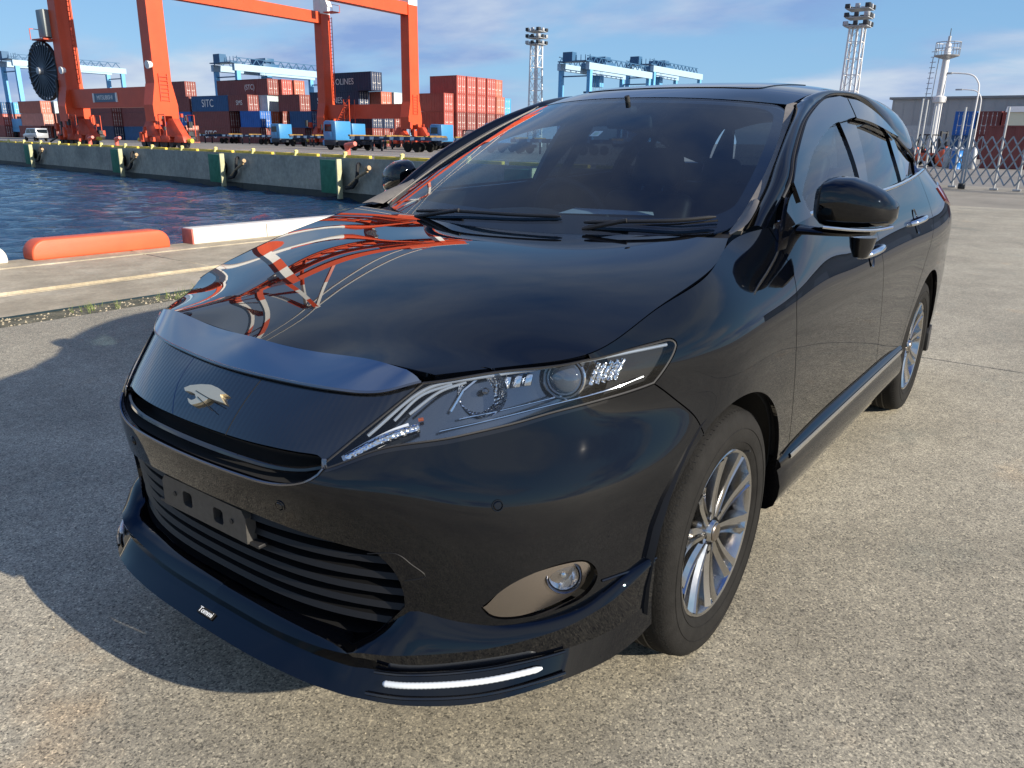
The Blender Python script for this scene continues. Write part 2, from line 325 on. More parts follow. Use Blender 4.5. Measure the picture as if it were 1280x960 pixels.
# panel outlines on the surfaces above, as (u, v)
T={
 'slot_bottom':[(0.0772,0.4724),(0.1905,0.4669),(0.262,0.4683),(0.3164,0.4788),(0.3652,0.5018),(0.3928,0.5328),(0.4006,0.5544)],
 'slot_top':[(0.0533,0.5865),(0.1699,0.586),(0.2635,0.5887),(0.3256,0.5899),(0.3732,0.5892),(0.3913,0.5744)],
 'hl_bottom':[(0.4062,0.5526),(0.5083,0.6047),(0.6589,0.6093),(0.7865,0.6176),(0.8959,0.6387),(1.014,0.6586),(1.1561,0.6707)],
 'hl_inner':[(0.3927,0.5701),(0.4308,0.6316),(0.469,0.6878),(0.5001,0.7395),(0.5235,0.7905)],
 'hl_top':[(0.5235,0.7905),(0.6671,0.8308),(0.7847,0.8409),(0.9069,0.8704),(0.947,0.8734)],
 'hl_tip':[(0.947,0.8734),(1.0559,0.8493),(1.1704,0.817),(1.2267,0.8011),(1.2454,0.7763),(1.2315,0.7518),(1.1993,0.718),(1.1561,0.6707)],
 'seam':[(1.1561,0.6707),(1.234,0.6073),(1.3157,0.5368),(1.3541,0.4728)],
 'intake_side':[(0.4986,0.3258),(0.5291,0.2853),(0.542,0.2373),(0.542,0.2005)],
 'intake_low':[(0.542,0.2005),(0.4939,0.1424),(0.438,0.0744),(0.4139,0.0598)],
 'fog_bezel':[(0.7154,0.2012),(0.786,0.2491),(0.8754,0.2741),(0.9477,0.2728),(0.9769,0.244),(0.9722,0.2156),(0.9382,0.1868),(0.8667,0.1711),(0.7793,0.1681),(0.7365,0.1774)],
 'door_front':[(1.9904,0.9085),(2.0023,0.9027),(1.9851,0.851),(2.0009,0.793),(1.9866,0.7407),(1.9579,0.6623),(1.9923,0.4516),(2.0605,0.2151)],
 'door_mid':[(3.0544,0.9085),(3.0214,0.6879),(3.1063,0.6642),(3.1018,0.5876),(3.228,0.367),(3.3097,0.2311)],
 'stripe_low':[(-0.0947,0.7307),(0.0514,0.7351),(0.1847,0.7362),(0.3212,0.735),(0.4064,0.7352),(0.4603,0.7485),(0.5215,0.7904)],
 'stripe_top':[(-0.228,0.9085),(-0.1185,0.9077),(0.0107,0.9085),(0.1231,0.9012),(0.2804,0.9005),(0.4253,0.9085),(0.4835,0.9085),(0.5234,0.8016)],
 'tow_cover':[(0.4798,0.3237),(0.5394,0.3291),(0.5712,0.3052),(0.5946,0.2856),(0.5917,0.2761),(0.5504,0.2659)],
 'emblem':[(-0.0932,0.6538),(-0.0789,0.6636),(-0.0441,0.674),(-0.0098,0.6802),(0.0212,0.6784),(0.0574,0.671),(0.0388,0.6654),(0.0685,0.6512),(0.0424,0.6514),(0.0138,0.6518),(0.0049,0.6415),(-0.0287,0.6252),(-0.043,0.6278),(-0.0578,0.6363),(-0.0382,0.6345),(-0.028,0.6424),(-0.0425,0.6505),(-0.0639,0.6511),(-0.0828,0.6484)],
 'panel_line':[(-0.1617,0.7294),(-0.1463,0.663),(-0.0913,0.5895)],
 'panel_line2':[(0.1151,0.7365),(0.1126,0.6709),(0.1171,0.5854)],
 'sensor':[(0.2939,0.4058),(0.7641,0.426)],
 'low_seam':[(0.9887,0.2126),(1.0397,0.2126),(1.1015,0.2099),(1.1575,0.2151)],
 'dlo_top':[(0.5217,1.1979),(0.6166,1.2689),(0.7437,1.3508),(0.9117,1.4271),(1.0645,1.4781),(1.3524,1.5422),(1.6351,1.5705),(1.9641,1.573),(2.2285,1.5206),(2.5027,1.4273),(2.9285,1.3206)],
 'visor_low_front':[(0.6304,1.2088),(0.7105,1.2611),(0.8631,1.3375),(1.0399,1.3946),(1.2885,1.4492),(1.5105,1.4735)],
 'visor_low_rear':[(1.7125,1.4835),(1.9575,1.4817),(2.1487,1.4655),(2.3179,1.4398)],
 'visor_split':[(1.7636,1.5735),(1.7547,1.5376),(1.7095,1.4882)],
 'door_gap':[(1.7095,1.4882),(1.5614,1.3616),(1.4846,1.2625)],
 'front_glass':[(0.5341,1.1718),(0.6585,1.2436),(0.8631,1.3375),(1.0399,1.3946),(1.2912,1.4507),(1.4984,1.4732),(1.4311,1.3915),(1.3705,1.2685)],
 'rear_glass':[(1.709,1.4818),(1.9575,1.4817),(2.317,1.4471),(2.1605,1.3253),(2.0904,1.2114),(1.8745,1.1924),(1.5054,1.2589)],
 'quarter':[(2.4871,1.4309),(2.6739,1.3861),(2.9285,1.3206),(2.3715,1.2346)],
 'belt':[(0.5341,1.1718),(0.956,1.2057),(1.5054,1.2589),(1.9166,1.1873)],
}
# ================================================================ THE CAR
PAINT=mat('black_paint',(.0008,.0012,.0024),rough=.012,ior=1.52)
GLOSS=mat('gloss_black',(.004,.004,.005),rough=.06,coat=.5)
MATTE=mat('black_plastic',(.012,.012,.013),rough=.55)
SLAT=mat('slat_plastic',(.006,.006,.0065),rough=.5); TRIM=mat('grey_rubber',(.13,.12,.11),rough=.6,var=.12,vscale=30)
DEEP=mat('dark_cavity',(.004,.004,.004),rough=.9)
CHROME=mat('chrome',(.72,.73,.75),rough=.07,metal=1.)
DKCHROME=mat('dark_chrome',(.20,.20,.215),rough=.16,metal=1.)
SATIN=mat('satin_silver',(.30,.262,.23),rough=.27,metal=1.)
ALLOY=mat('alloy',(.50,.495,.49),rough=.15,metal=1.,rvar=.06,vscale=20)
TYRE=mat('tyre_rubber',(.013,.0125,.012),rough=.8,var=.25,vscale=14,bump=.25,bscale=180)
SILVERP=mat('reflector',(.80,.81,.83),rough=.12,metal=1.)
WHITEL=mat('white_plastic',(.80,.82,.84),rough=.25)
SCREENG=glass('windscreen_glass',(.40,.53,.62),refl=1.5,ior=1.55)
SIDEG=glass('side_glass',(.55,.68,.70),refl=1.3,ior=1.55)
DARKG=glass('tinted_glass',(.10,.11,.12),refl=1.3,ior=1.6)
LENS=glass('clear_lens',(.90,.92,.94),refl=1.2,ior=1.5)
INTER=mat('interior_black',(.012,.012,.013),rough=.7,var=.2,vscale=40)
LEATHER=mat('seat_leather',(.016,.016,.018),rough=.5)
LAMPIN=mat('lamp_inner',(.17,.185,.21),rough=.13,metal=1.)
GUIDE=mat('light_guide_plastic',(.30,.33,.37),rough=.15,metal=.4,coat=1.)
FACET,_nt,_b=new_mat('faceted_reflector'); _b.inputs['Base Color'].default_value=(.85,.86,.88,1); _b.inputs['Metallic'].default_value=1; _b.inputs['Roughness'].default_value=.10
_t=N(_nt,'ShaderNodeTexCoord'); _v=N(_nt,'ShaderNodeTexVoronoi',i_Scale=140.); _nt.links.new(_t.outputs['Object'],_v.inputs['Vector']); _bp=N(_nt,'ShaderNodeBump',i_Strength=.8,i_Distance=.004); _nt.links.new(_v.outputs['Distance'],_bp.inputs['Height']); _nt.links.new(_bp.outputs[0],_b.inputs['Normal'])
BRAKE=mat('brake_dark',(.035,.034,.034),rough=.5,metal=.5)
DRL=mat('daytime_lens',(.52,.56,.60),rough=.2,coat=.5)
AMBER=mat('amber_plastic',(.22,.05,.015),rough=.3)
REDL=mat('red_lens',(.22,.006,.006),rough=.08,coat=1.)
ORANGEP=mat('emblem_metal',(.66,.58,.42),rough=.42,metal=.7)
GREENP=mat('sticker_print',(.50,.60,.50),rough=.6)
# grille panel: smoked gloss with faint upright ribs moulded behind it
RIBBED,_nt,_b=new_mat('ribbed_smoked_panel'); _b.inputs['Base Color'].default_value=(.006,.007,.009,1); _b.inputs['Roughness'].default_value=.16; _b.inputs['Coat Weight'].default_value=1; _b.inputs['Coat Roughness'].default_value=.03
_t=N(_nt,'ShaderNodeTexCoord'); _w=N(_nt,'ShaderNodeTexWave',i_Scale=22.,wave_profile='SIN'); _w.bands_direction='Y'; _nt.links.new(_t.outputs['Object'],_w.inputs['Vector'])
_bp=N(_nt,'ShaderNodeBump',i_Strength=.10,i_Distance=.003); _nt.links.new(_w.outputs[1],_bp.inputs['Height']); _nt.links.new(_bp.outputs[0],_b.inputs['Normal'])

TYRE.node_tree.nodes['Principled BSDF'].inputs['Specular IOR Level'].default_value=.12; SLAT.node_tree.nodes['Principled BSDF'].inputs['Specular IOR Level'].default_value=.3
car=empty('parked_car',(0,0,0),'shiny black crossover car with alloy wheels parked in the foreground','car')
kv1=BODY.kv[-1]; UR=-BODY.ku[0]
def mir(l): return np.asarray(l)*[-1,1]
def yz(*p): return BODY.find(np.array(p,float),[1,2])           # points on the nose given by (y, z)
def xz(*p): return BODY.find(np.array(p,float),[0,2])           # points on the flank given by (x, z)
def arc(cx,r,a0,a1,n=24): return xz(*[(cx+r*cos(rad(a0+(a1-a0)*k/n)),.355+r*sin(rad(a0+(a1-a0)*k/n))) for k in range(n+1)])
T={k:np.array(v) for k,v in T.items()}
AF=T['seam'][-1]
ARCH_F=arc(0,.405,-14,61); ARCH_R=arc(0,.405,61,186); ARCH_B=arc(-2.66,.415,-8,188)
sb=np.vstack([yz((0,.692)),T['slot_bottom'][1:]])
stop=np.vstack([yz((0,.763)),T['slot_top'][1:]])
low_v=.035
# --- front bumper (one moulding across the nose)
left=[sb,T['hl_bottom'],T['seam'],ARCH_F[::-1],np.array([ARCH_F[0],[ARCH_F[0][0]-.05,low_v]]),np.array([[ARCH_F[0][0]-.05,low_v],[0,low_v]])]
half=outline(*left)[:-1]
half=np.vstack([half[(half[:,0]>1e-3)]])
full=np.vstack([[sb[0]],half,[[0,low_v]],mir(half[::-1])])
it_top=yz((0,.603),(.1,.602),(.2,.598),(.3,.591),(.4,.578)); it_bot=yz((.40,.30),(.3,.302),(.2,.305),(.1,.307),(0,.308))
it=outline(np.vstack([it_top,T['intake_side'][:1]]),T['intake_side'],T['intake_low'],it_bot)
it=it[it[:,0]>1e-3]; INTAKE=np.vstack([[it_top[0]],it,[it_bot[-1]],mir(it[::-1])])
FOG=outline(np.vstack([T['fog_bezel'],T['fog_bezel'][:1]]))
bumper=patch('front_bumper',BODY,full,PAINT,car,holes=[INTAKE,FOG,mir(FOG)],gap=.0018)
for sgn in (1,-1):
    for w in T['sensor']:
        p=BODY.p(w[0]*sgn,w[1])[0]; n=Vector(BODY.n(w[0]*sgn,w[1])[0])
        m_=MB().lathe([(0,.0035),(.0075,.0035),(.009,.002),(.0095,-.004)],n=20).lathe([(.0095,.0),(.0105,.0022),(.0125,.0022),(.0135,-.002)],n=20); s_=m_.build('parking_sensor',PAINT,bumper,smooth=True)
        s_.location=Vector(p); s_.rotation_euler=n.to_track_quat('Z','Y').to_euler()
tc_=smooth_line(T['tow_cover'],.006)
m_=MB(); m_.tube([tuple(a+b*.0003) for a,b in zip(BODY.p(tc_[:,0],tc_[:,1]),BODY.n(tc_[:,0],tc_[:,1]))],.0011,5); m_.build('tow_cover_seam',SLAT,bumper)
# --- intake: backing, slats, number-plate bracket
us=np.linspace(-.60,.60,41)
def row(z,off,ymax=.50,n=41):   # a line across the nose at height z, sunk by off
    y=np.linspace(0,ymax,n//2+1); w=BODY.find(np.stack([y,y*0+z],1),[1,2]); p=BODY.p(w[:,0],w[:,1])-BODY.n(w[:,0],w[:,1])*off; p[:,2]=z
    return np.vstack([(p*[1,-1,1])[:0:-1],p])
sheet('intake_backing',[row(.29,.11,.50),row(.62,.11,.50)],DEEP,car,flip=True)
for k,(z,ym) in enumerate([(.572,.56),(.534,.56),(.496,.56),(.458,.56),(.420,.56),(.382,.56)]):
    a=row(z+.010,.020,ym); b=row(z-.002,.012,ym); c=row(z-.012,.032,ym); d=row(z+.004,.075,ym); e=row(z+.022,.075,ym)
    sl_=sheet('intake_slat',[e,a,b,c,d],SLAT,car,smooth=False)
bk=MB(); Pl=[(-.168,.512),(.168,.512),(.168,.575),(.155,.592),(-.155,.592),(-.168,.575)]
def slab(name,poly,holes,x0,x1,m_,parent,ysign=1):
    poly=np.array(poly,float); loops=[poly]+[np.array(h,float) for h in holes]; A=np.vstack(loops);E=[];b=0
    for l in loops: E+=[(b+i,b+(i+1)%len(l)) for i in range(len(l))]; b+=len(l)
    r=delaunay_2d_cdt([Vector(a) for a in A],E,[],0,1e-7); vv=np.array([tuple(v) for v in r[0]]); F=[]
    for f in r[2]:
        c=vv[list(f)].mean(0)[None]
        if inside(loops[0],c)[0] and not any(inside(h,c)[0] for h in loops[1:]): F.append(tuple(f))
    n=len(vv); V=[(x1,v[0],v[1]) for v in vv]+[(x0,v[0],v[1]) for v in vv]; F2=list(F)+[tuple(i+n for i in f[::-1]) for f in F]
    for a,b in E: F2.append((a,b,b+n,a+n))
    o=MB().add(V,F2).build(name,m_,parent,bevel=0); return o
rr=lambda cy,cz,w,h:[(cy-w,cz-h+.006),(cy-w+.006,cz-h),(cy+w-.006,cz-h),(cy+w,cz-h+.006),(cy+w,cz+h-.006),(cy+w-.006,cz+h),(cy-w+.006,cz+h),(cy-w,cz+h-.006)]
plate=slab('plate_bracket',Pl,[rr(-.062,.553,.019,.019),rr(.062,.549,.019,.019)],.970,.996,mat('bracket_plastic',(.045,.043,.04),rough=.5,var=.3,vscale=50),car)
MB().box((.965,-.20,.507),(.99,.20,.516)).build('bracket_foot',MATTE,plate,bevel=.002)
for yy_ in (-.115,.115):
    MB().cyl((.996,yy_,.553),(.9985,yy_,.553),.006,12).build('bracket_clip',MATTE,plate)
# --- slot between grille panel and bumper, with a dark chrome bar
w0=np.vstack([mir(stop[:0:-1]),stop]); w1=np.vstack([mir(sb[:0:-1]),sb])
def wline(w,off,n=41):
    w=smooth_line(w,.01); w=resample(w,np.linalg.norm(np.diff(w,axis=0),axis=1).sum()/n); return BODY.p(w[:,0],w[:,1])-BODY.n(w[:,0],w[:,1])*off
a,b,c,d=wline(w0,.012),wline(w0,.07),wline(w1,.07),wline(w1,.012); k=min(map(len,(a,b,c,d)))
sheet('grille_slot',[x[:k] for x in (a,b,c,d)],DEEP,car,flip=True)
mid=(wline(w0,.016)[:k]*.42+wline(w1,.016)[:k]*.58)
m_=MB(); m_.tube([tuple(q) for q in mid],.0075,8); m_.build('grille_bar',GLOSS,car,smooth=True)
m_=MB(); m_.tube([tuple(q) for q in wline(w1,-.001)],.0035,6); m_.build('bumper_edge_strip',DKCHROME,car,smooth=True)
# --- grille panel with emblem
sl=np.vstack([yz((0,.870)),T['stripe_low'][2:]]); sl=sl[sl[:,0]>=0]
gp=outline(stop,T['hl_inner'],sl[::-1]); gp=gp[gp[:,0]>1e-3]; GP=np.vstack([[stop[0]],gp,[sl[0]],mir(gp[::-1])])
grille=patch('grille_panel',BODY,GP,RIBBED,car,gap=.002,off=-.004,flange=.02)
for nm in ('panel_line','panel_line2'):
    w=smooth_line(T[nm],.01); m_=MB(); m_.tube([tuple(q) for q in BODY.p(w[:,0],w[:,1])-BODY.n(w[:,0],w[:,1])*.0045],.0014,5); m_.build('panel_seam',DEEP if nm=='panel_line2' else DKCHROME,grille)
em=patch('emblem',BODY,resample(np.vstack([T['emblem'],T['emblem'][:1]]),.006)[:-1],ORANGEP,grille,gap=0,off=.006,flange=.010,step=.01)
# feather cuts of the bird emblem
for a,b in (((.30,.42),(.95,.62)),((.42,.62),(.88,.95))):
    lo,hi=T['emblem'].min(0),T['emblem'].max(0); w=np.array([[lo[0]+(hi[0]-lo[0])*q[0],hi[1]-(hi[1]-lo[1])*q[1]] for q in (a,b)]); w=resample(w,.008)
    m_=MB(); m_.tube([tuple(q) for q in BODY.p(w[:,0],w[:,1])+BODY.n(w[:,0],w[:,1])*.0062],.0010,5); m_.build('emblem_groove',DEEP,em)
# --- bonnet garnish: bright dark-metal strip along the bonnet's leading edge
stp=np.vstack([yz((0,.927)),T['stripe_top'][3:]]); stp=stp[stp[:,0]>=0]; stp[-1]=T['stripe_low'][-1]
gs=outline(sl,np.array([T['stripe_low'][-1],stp[-2]]),stp[-2::-1]); gs=gs[gs[:,0]>1e-3]; GS=np.vstack([[sl[0]],gs,[stp[0]],mir(gs[::-1])])
garn=patch('bonnet_garnish',BODY,GS,mat('garnish_metal',(.33,.335,.345),rough=.10,metal=1.,coat=.6),car,gap=.002,off=.007,flange=.020)
w=smooth_line(np.vstack([mir(sl[:0:-1]),sl]),.01); m_=MB(); m_.tube([tuple(q) for q in BODY.p(w[:,0],w[:,1])+BODY.n(w[:,0],w[:,1])*.0035],.0045,6); m_.build('garnish_lip',DKCHROME,garn,smooth=True)
# --- bonnet
hu0,hu1=HOOD.ku[0],HOOD.ku[-1]; hv0,hv1=HOOD.kv[0],HOOD.kv[-1]
hp=outline(np.array([[hu0,hv0],[hu1,hv0]]),np.array([[hu1,hv0],[hu1,hv1]]),np.array([[hu1,hv1],[hu0,hv1]]),np.array([[hu0,hv1],[hu0,hv0]]),step=.02)
hood=patch('bonnet',HOOD,hp,PAINT,car,gap=.0025,flange=.02,step=.03)
# --- wings, doors, rear quarters (left, then mirrored right)
tip=T['hl_tip']; ub=BODY.find([(-.22,1.13)],[0,2])[0]
def top(u0,u1): return np.array([[u0,kv1],[u1,kv1]])
DF=T['door_front']; DM=xz((-1.49,1.15),(-1.505,1.05),(-1.525,.95),(-1.575,.80),(-1.66,.60),(-1.74,.46)); DM[0,1]=kv1; DFb=DF[2:]
u_df=DF[0][0]; df_top=np.array([[u_df+.0,kv1]])
fe=outline(np.vstack([tip]),T['seam'],ARCH_R,np.array([ARCH_R[-1],[ARCH_R[-1][0]+.03,.04],[DFb[-1][0],.04]]),np.array([[DFb[-1][0],.04],DFb[-1]]),DFb[::-1],np.array([DFb[0],[u_df-.02,kv1]]),np.array([[u_df-.02,kv1],[tip[0][0],kv1]]),np.array([[tip[0][0],kv1],tip[0]]))
rb=np.array(xz((-2.62,1.10),(-2.58,1.0),(-2.43,.85),(-2.31,.70),(-2.235,.55),(-2.225,.42))); rb_top=np.array([rb[0][0]+.01,kv1])
fd=outline(np.array([[u_df-.02,kv1],DFb[0]]),DFb,np.array([DFb[-1],[DFb[-1][0]+.02,.12]]),np.array([[DFb[-1][0]+.02,.12],[DM[-1][0],.13]]),np.array([[DM[-1][0],.13],DM[-1]]),DM[::-1],top(DM[0][0],u_df-.02))
rd=outline(DM,np.array([DM[-1],[DM[-1][0],.13]]),np.array([[DM[-1][0],.13],[rb[-1][0],.13]]),np.array([[rb[-1][0],.13],rb[-1]]),rb[::-1],np.array([rb[0],rb_top]),top(rb_top[0],DM[0][0]))
ue=BODY.ku[-1]-.02
rq=outline(np.vstack([rb_top[None],rb]),np.array([rb[-1],[rb[-1][0],.05],[ARCH_B[0][0],.04]])[:2],np.array([[rb[-1][0],.05],ARCH_B[0]]),ARCH_B[0:1].repeat(2,0)+[[0,0],[0,1e-4]],ARCH_B,np.array([ARCH_B[-1],[ARCH_B[-1][0]+.03,.03]]),np.array([[ARCH_B[-1][0]+.03,.03],[ue,.03]]),np.array([[ue,.03],[ue,kv1]]),top(ue,rb_top[0])) if False else None
ab=ARCH_B
i0=int(np.argmin(np.abs(ab[:,0]-rb[-1][0]))) 
rq=outline(np.vstack([rb_top[None],rb]),np.array([rb[-1],ab[np.argmin(((ab-rb[-1])**2).sum(1))]]),ab[np.argmin(((ab-rb[-1])**2).sum(1)):],np.array([ab[-1],[ab[-1][0]+.02,.03]]),np.array([[ab[-1][0]+.02,.03],[ue,.03]]),np.array([[ue,.03],[ue,kv1]]),top(ue,rb_top[0]))
doors={}
for sgn,mm in ((1,False),(-1,True)):
    patch('front_wing',BODY,fe,PAINT,car,mirror=mm,gap=.0022)
    doors['f',sgn]=patch('front_door',BODY,fd,PAINT,car,mirror=mm,gap=.0022)
    doors['r',sgn]=patch('rear_door',BODY,rd,PAINT,car,mirror=mm,gap=.0022)
    patch('rear_quarter',BODY,rq,PAINT,car,mirror=mm,gap=.0022,step=.04)
    tl=outline(xz((-3.05,1.17),(-3.30,1.19)),xz((-3.30,1.19),(-3.33,1.06)),xz((-3.33,1.06),(-3.12,1.10)),xz((-3.12,1.10),(-3.05,1.17)))
    patch('tail_light',BODY,tl,REDL,car,mirror=mm,off=.006,gap=0)
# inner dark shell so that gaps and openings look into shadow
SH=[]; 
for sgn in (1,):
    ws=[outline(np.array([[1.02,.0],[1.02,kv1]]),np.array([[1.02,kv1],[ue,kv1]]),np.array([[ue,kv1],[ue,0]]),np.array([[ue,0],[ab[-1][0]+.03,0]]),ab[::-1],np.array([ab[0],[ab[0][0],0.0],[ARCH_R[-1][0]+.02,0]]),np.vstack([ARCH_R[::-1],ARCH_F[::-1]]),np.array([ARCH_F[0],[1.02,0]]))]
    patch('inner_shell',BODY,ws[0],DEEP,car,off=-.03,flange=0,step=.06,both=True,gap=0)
# underbody, bulkhead and floor
MB().box((-3.5,-.70,.24),(.45,.70,.28)).build('underbody',DEEP,car)
MB().box((-.36,-.70,.24),(-.33,.70,1.0)).box((-.33,-.50,.30),(.70,.36 if False else .40,.80)).build('engine_bay',DEEP,car)
for sgn in (1,-1):
    for cx in (0,-2.66):
        m_=MB(); n=20; y0,y1=.50*sgn,.885*sgn; V=[];F=[]
        for k in range(n+1):
            t=rad(-4+188*k/n); V+=[(cx+.43*cos(t),y0,.355+.43*sin(t)),(cx+.43*cos(t),y1,.355+.43*sin(t))]
        F=[(2*k,2*k+1,2*k+3,2*k+2) for k in range(n)]; m_.add(V,F); b=len(m_.V); m_.add([V[2*k] for k in range(n+1)],[tuple(range(n+1))]); m_.build('wheel_arch_liner',MATTE,car,smooth=True,fix=False)
# --- headlights
HL=outline(np.vstack([T['hl_bottom']]),tip[::-1],T['hl_top'][::-1],T['hl_inner'][::-1],np.array([T['hl_inner'][0],T['hl_bottom'][0]]))
def Wq(s,t): # point in the headlamp: s along its length 0..1 (inner to outer), t across 0..1 (lower to upper)
    lo=smooth_line(T['hl_bottom'],.01); up=smooth_line(np.vstack([T['hl_inner'][:-1],T['hl_top'],T['hl_tip'][1:5]]),.01)
    f=lambda l,s:np.array([np.interp(s,np.linspace(0,1,len(l)),l[:,k]) for k in (0,1)]); return f(lo,s)*(1-t)+f(up,s)*t
def hlp(s,t,depth):
    w=Wq(s,t); return BODY.p(*w)[0]-BODY.n(*w)[0]*depth
for sgn in (1,-1):
    mm=sgn<0; fl=np.array([1,sgn,1])
    lamp=patch('headlight',BODY,HL,LENS,car,mirror=mm,gap=.003,off=-.001,flange=0)
    patch('lamp_housing',BODY,inset(HL,.004),LAMPIN,lamp,mirror=mm,off=-.055,flange=-.05,gap=0)
    # rim around the lens
    w=np.vstack([inset(HL,.004),inset(HL,.004)[:1]]); m_=MB(); q=(BODY.p(w[:,0],w[:,1])-BODY.n(w[:,0],w[:,1])*.002)*fl; m_.tube([tuple(a) for a in q],.0028,5,caps=False); m_.build('lens_rim',MATTE,lamp,smooth=True)
    # light guide along the top edge
    def guide(name,pts,r,m__): 
        q=[tuple(hlp(s,t,d)*fl) for s,t,d in pts]; MB().tube([tuple(a) for a in smooth_line(q,.01)],r,8).build(name,m__,lamp,smooth=True)
    guide('light_guide',[(.10,.80,.02),(.25,.86,.02),(.4,.92,.018),(.55,.94,.018),(.7,.94,.018),(.85,.93,.016),(.97,.9,.012)],.0042,GUIDE)
    guide('light_guide',[(.16,.70,.025),(.24,.78,.024),(.33,.86,.022)],.0035,GUIDE)
    guide('light_guide',[(.20,.62,.03),(.29,.74,.028),(.37,.84,.026)],.0035,GUIDE)
    guide('chrome_strip',[(.30,.13,.018),(.45,.12,.018),(.6,.12,.018),(.8,.14,.016),(.93,.25,.014)],.0025,CHROME)
    guide('chrome_strip',[(.36,.22,.03),(.5,.21,.03),(.66,.20,.03)],.002,CHROME)
    guide('turn_reflector',[(.055,.30,.012),(.12,.30,.012),(.18,.28,.014),(.24,.24,.018)],.011,FACET)
    guide('inner_glint',[(.045,.34,.022),(.10,.38,.024),(.16,.36,.026),(.21,.32,.028)],.013,WHITEL)  # white tube added as a painted sun glint at the lamp's inner end
    guide('amber_bulb',[(.235,.38,.028),(.25,.36,.028)],.004,AMBER)
    # reflector bowl, projector, side reflector
    def unit(name,s,t,depth,prof,m__,m2=None,prof2=None,aim=None):
        o=MB().lathe(prof,n=28).build(name,m__,lamp,smooth=True); c=hlp(s,t,depth)*fl; o.location=c
        dirn=Vector(aim)*1.0; dirn.y*=sgn; o.rotation_euler=dirn.to_track_quat('Z','Y').to_euler()
        return o
    AIM=(.86,.40,.22)
    bowl=unit('reflector_bowl',.44,.52,.055,[(.004,-.01),(.030,-.004),(.045,.012),(.052,.028),(.0545,.034)],FACET,aim=AIM)
    unit('bulb',.44,.52,.045,[(0,.024),(.006,.022),(.008,.014),(.006,0)],DKCHROME,aim=AIM)
    unit('projector_ring',.64,.52,.030,[(.038,-.02),(.046,.0),(.048,.010),(.045,.014),(.041,.010)],CHROME,aim=AIM)
    unit('projector_lens',.64,.52,.030,[(.041,.002),(.037,.012),(.027,.020),(.013,.024),(0,.0255)],mat('projector_glass',(.03,.04,.06),rough=.02,coat=1.,ior=1.9) if sgn>0 else bpy.data.materials['projector_glass'],aim=AIM)
    for k in range(5):
        s0=.735+k*.022; g=[hlp(s0,.30,.03)*fl,hlp(s0,.80,.03)*fl]; MB().tube([tuple(g[0]),tuple((g[0]+g[1])/2+[.004,0,0]),tuple(g[1])],.0065,8).build('reflector_rib',FACET,lamp,smooth=True)
    for s0,t0,s1,t1 in ((.33,.35,.36,.62),(.36,.62,.40,.86)):
        MB().tube([tuple(hlp(s0,t0,.03)*fl),tuple(hlp(s1,t1,.03)*fl)],.004,6).build('reflector_edge',CHROME,lamp,smooth=True)
    for k in range(3):  # bright facets between bowl and projector
        g=hlp(.485+.028*k,.62,.034)*fl; o=MB().prism([(-.009,-.014),(.007,-.012),(.011,.013),(-.003,.016)],-.003,.003,axis='x').build('reflector_facet',SILVERP,lamp,bevel=.002); o.location=g; o.rotation_euler=(0,-.25,sgn*.45)
    br=hlp(.0,.5,.004)*fl; o=MB().box((-.003,-.006,-.018),(.003,.006,.018)).build('lamp_bracket',DKCHROME,lamp,bevel=.003); o.location=br; o.rotation_euler=(0,-.2,sgn*.5)
    patch('eyelid_trim',BODY,outline(T['hl_bottom'][:-1],np.array([T['hl_bottom'][-2],T['hl_bottom'][-2]-[.0,.012]]),(T['hl_bottom'][:-1]-[0,.010])[::-1],np.array([T['hl_bottom'][0]-[0,.010],T['hl_bottom'][0]])),GLOSS,lamp,mirror=mm,off=.001,gap=0,flange=0) 
    # --- fog light in its satin bezel
    fog=patch('fog_light',BODY,inset(FOG,.003),SATIN,car,mirror=mm,off=lambda v:-.034*np.clip(1-((v-FOG.mean(0)-[.035,0])**2/np.array([.16,.058])**2).sum(1),0,1)**1.3-.002,gap=0,flange=.02,step=.012)
    w=trace_fog=BODY.find([(.622,.474)],[0,2])[0]; c=BODY.p(*w)[0]; n=Vector(BODY.n(*w)[0]); aim=Vector((n.x+.45,n.y-.1,n.z)).normalized()
    for nm,prof,m__ in (('fog_ring',[(.031,-.012),(.037,.004),(.039,.006),(.041,.003),(.042,-.012)],DKCHROME),('fog_reflector',[(.003,-.026),(.018,-.020),(.030,-.006),(.033,.0)],SILVERP),('fog_lens',[(0,.007),(.016,.0055),(.027,.002),(.034,-.004)],LENS),('fog_bulb',[(0,-.002),(.006,-.004),(.008,-.012),(.008,-.024)],CHROME)):
        o=MB().lathe(prof,n=28).build(nm,m__,fog,smooth=True); c2=c-np.array(n)*.020; o.location=(c2[0],c2[1]*sgn,c2[2]); a_=Vector((aim.x,aim.y*sgn,aim.z)); o.rotation_euler=a_.to_track_quat('Z','Y').to_euler()
    # --- bumper lower seam
    w=smooth_line(T['low_seam'],.01); m_=MB(); m_.tube([tuple(q*fl) for q in BODY.p(w[:,0],w[:,1])+BODY.n(w[:,0],w[:,1])*.001],.003,5); m_.build('bumper_seam',GLOSS,bumper,smooth=True)
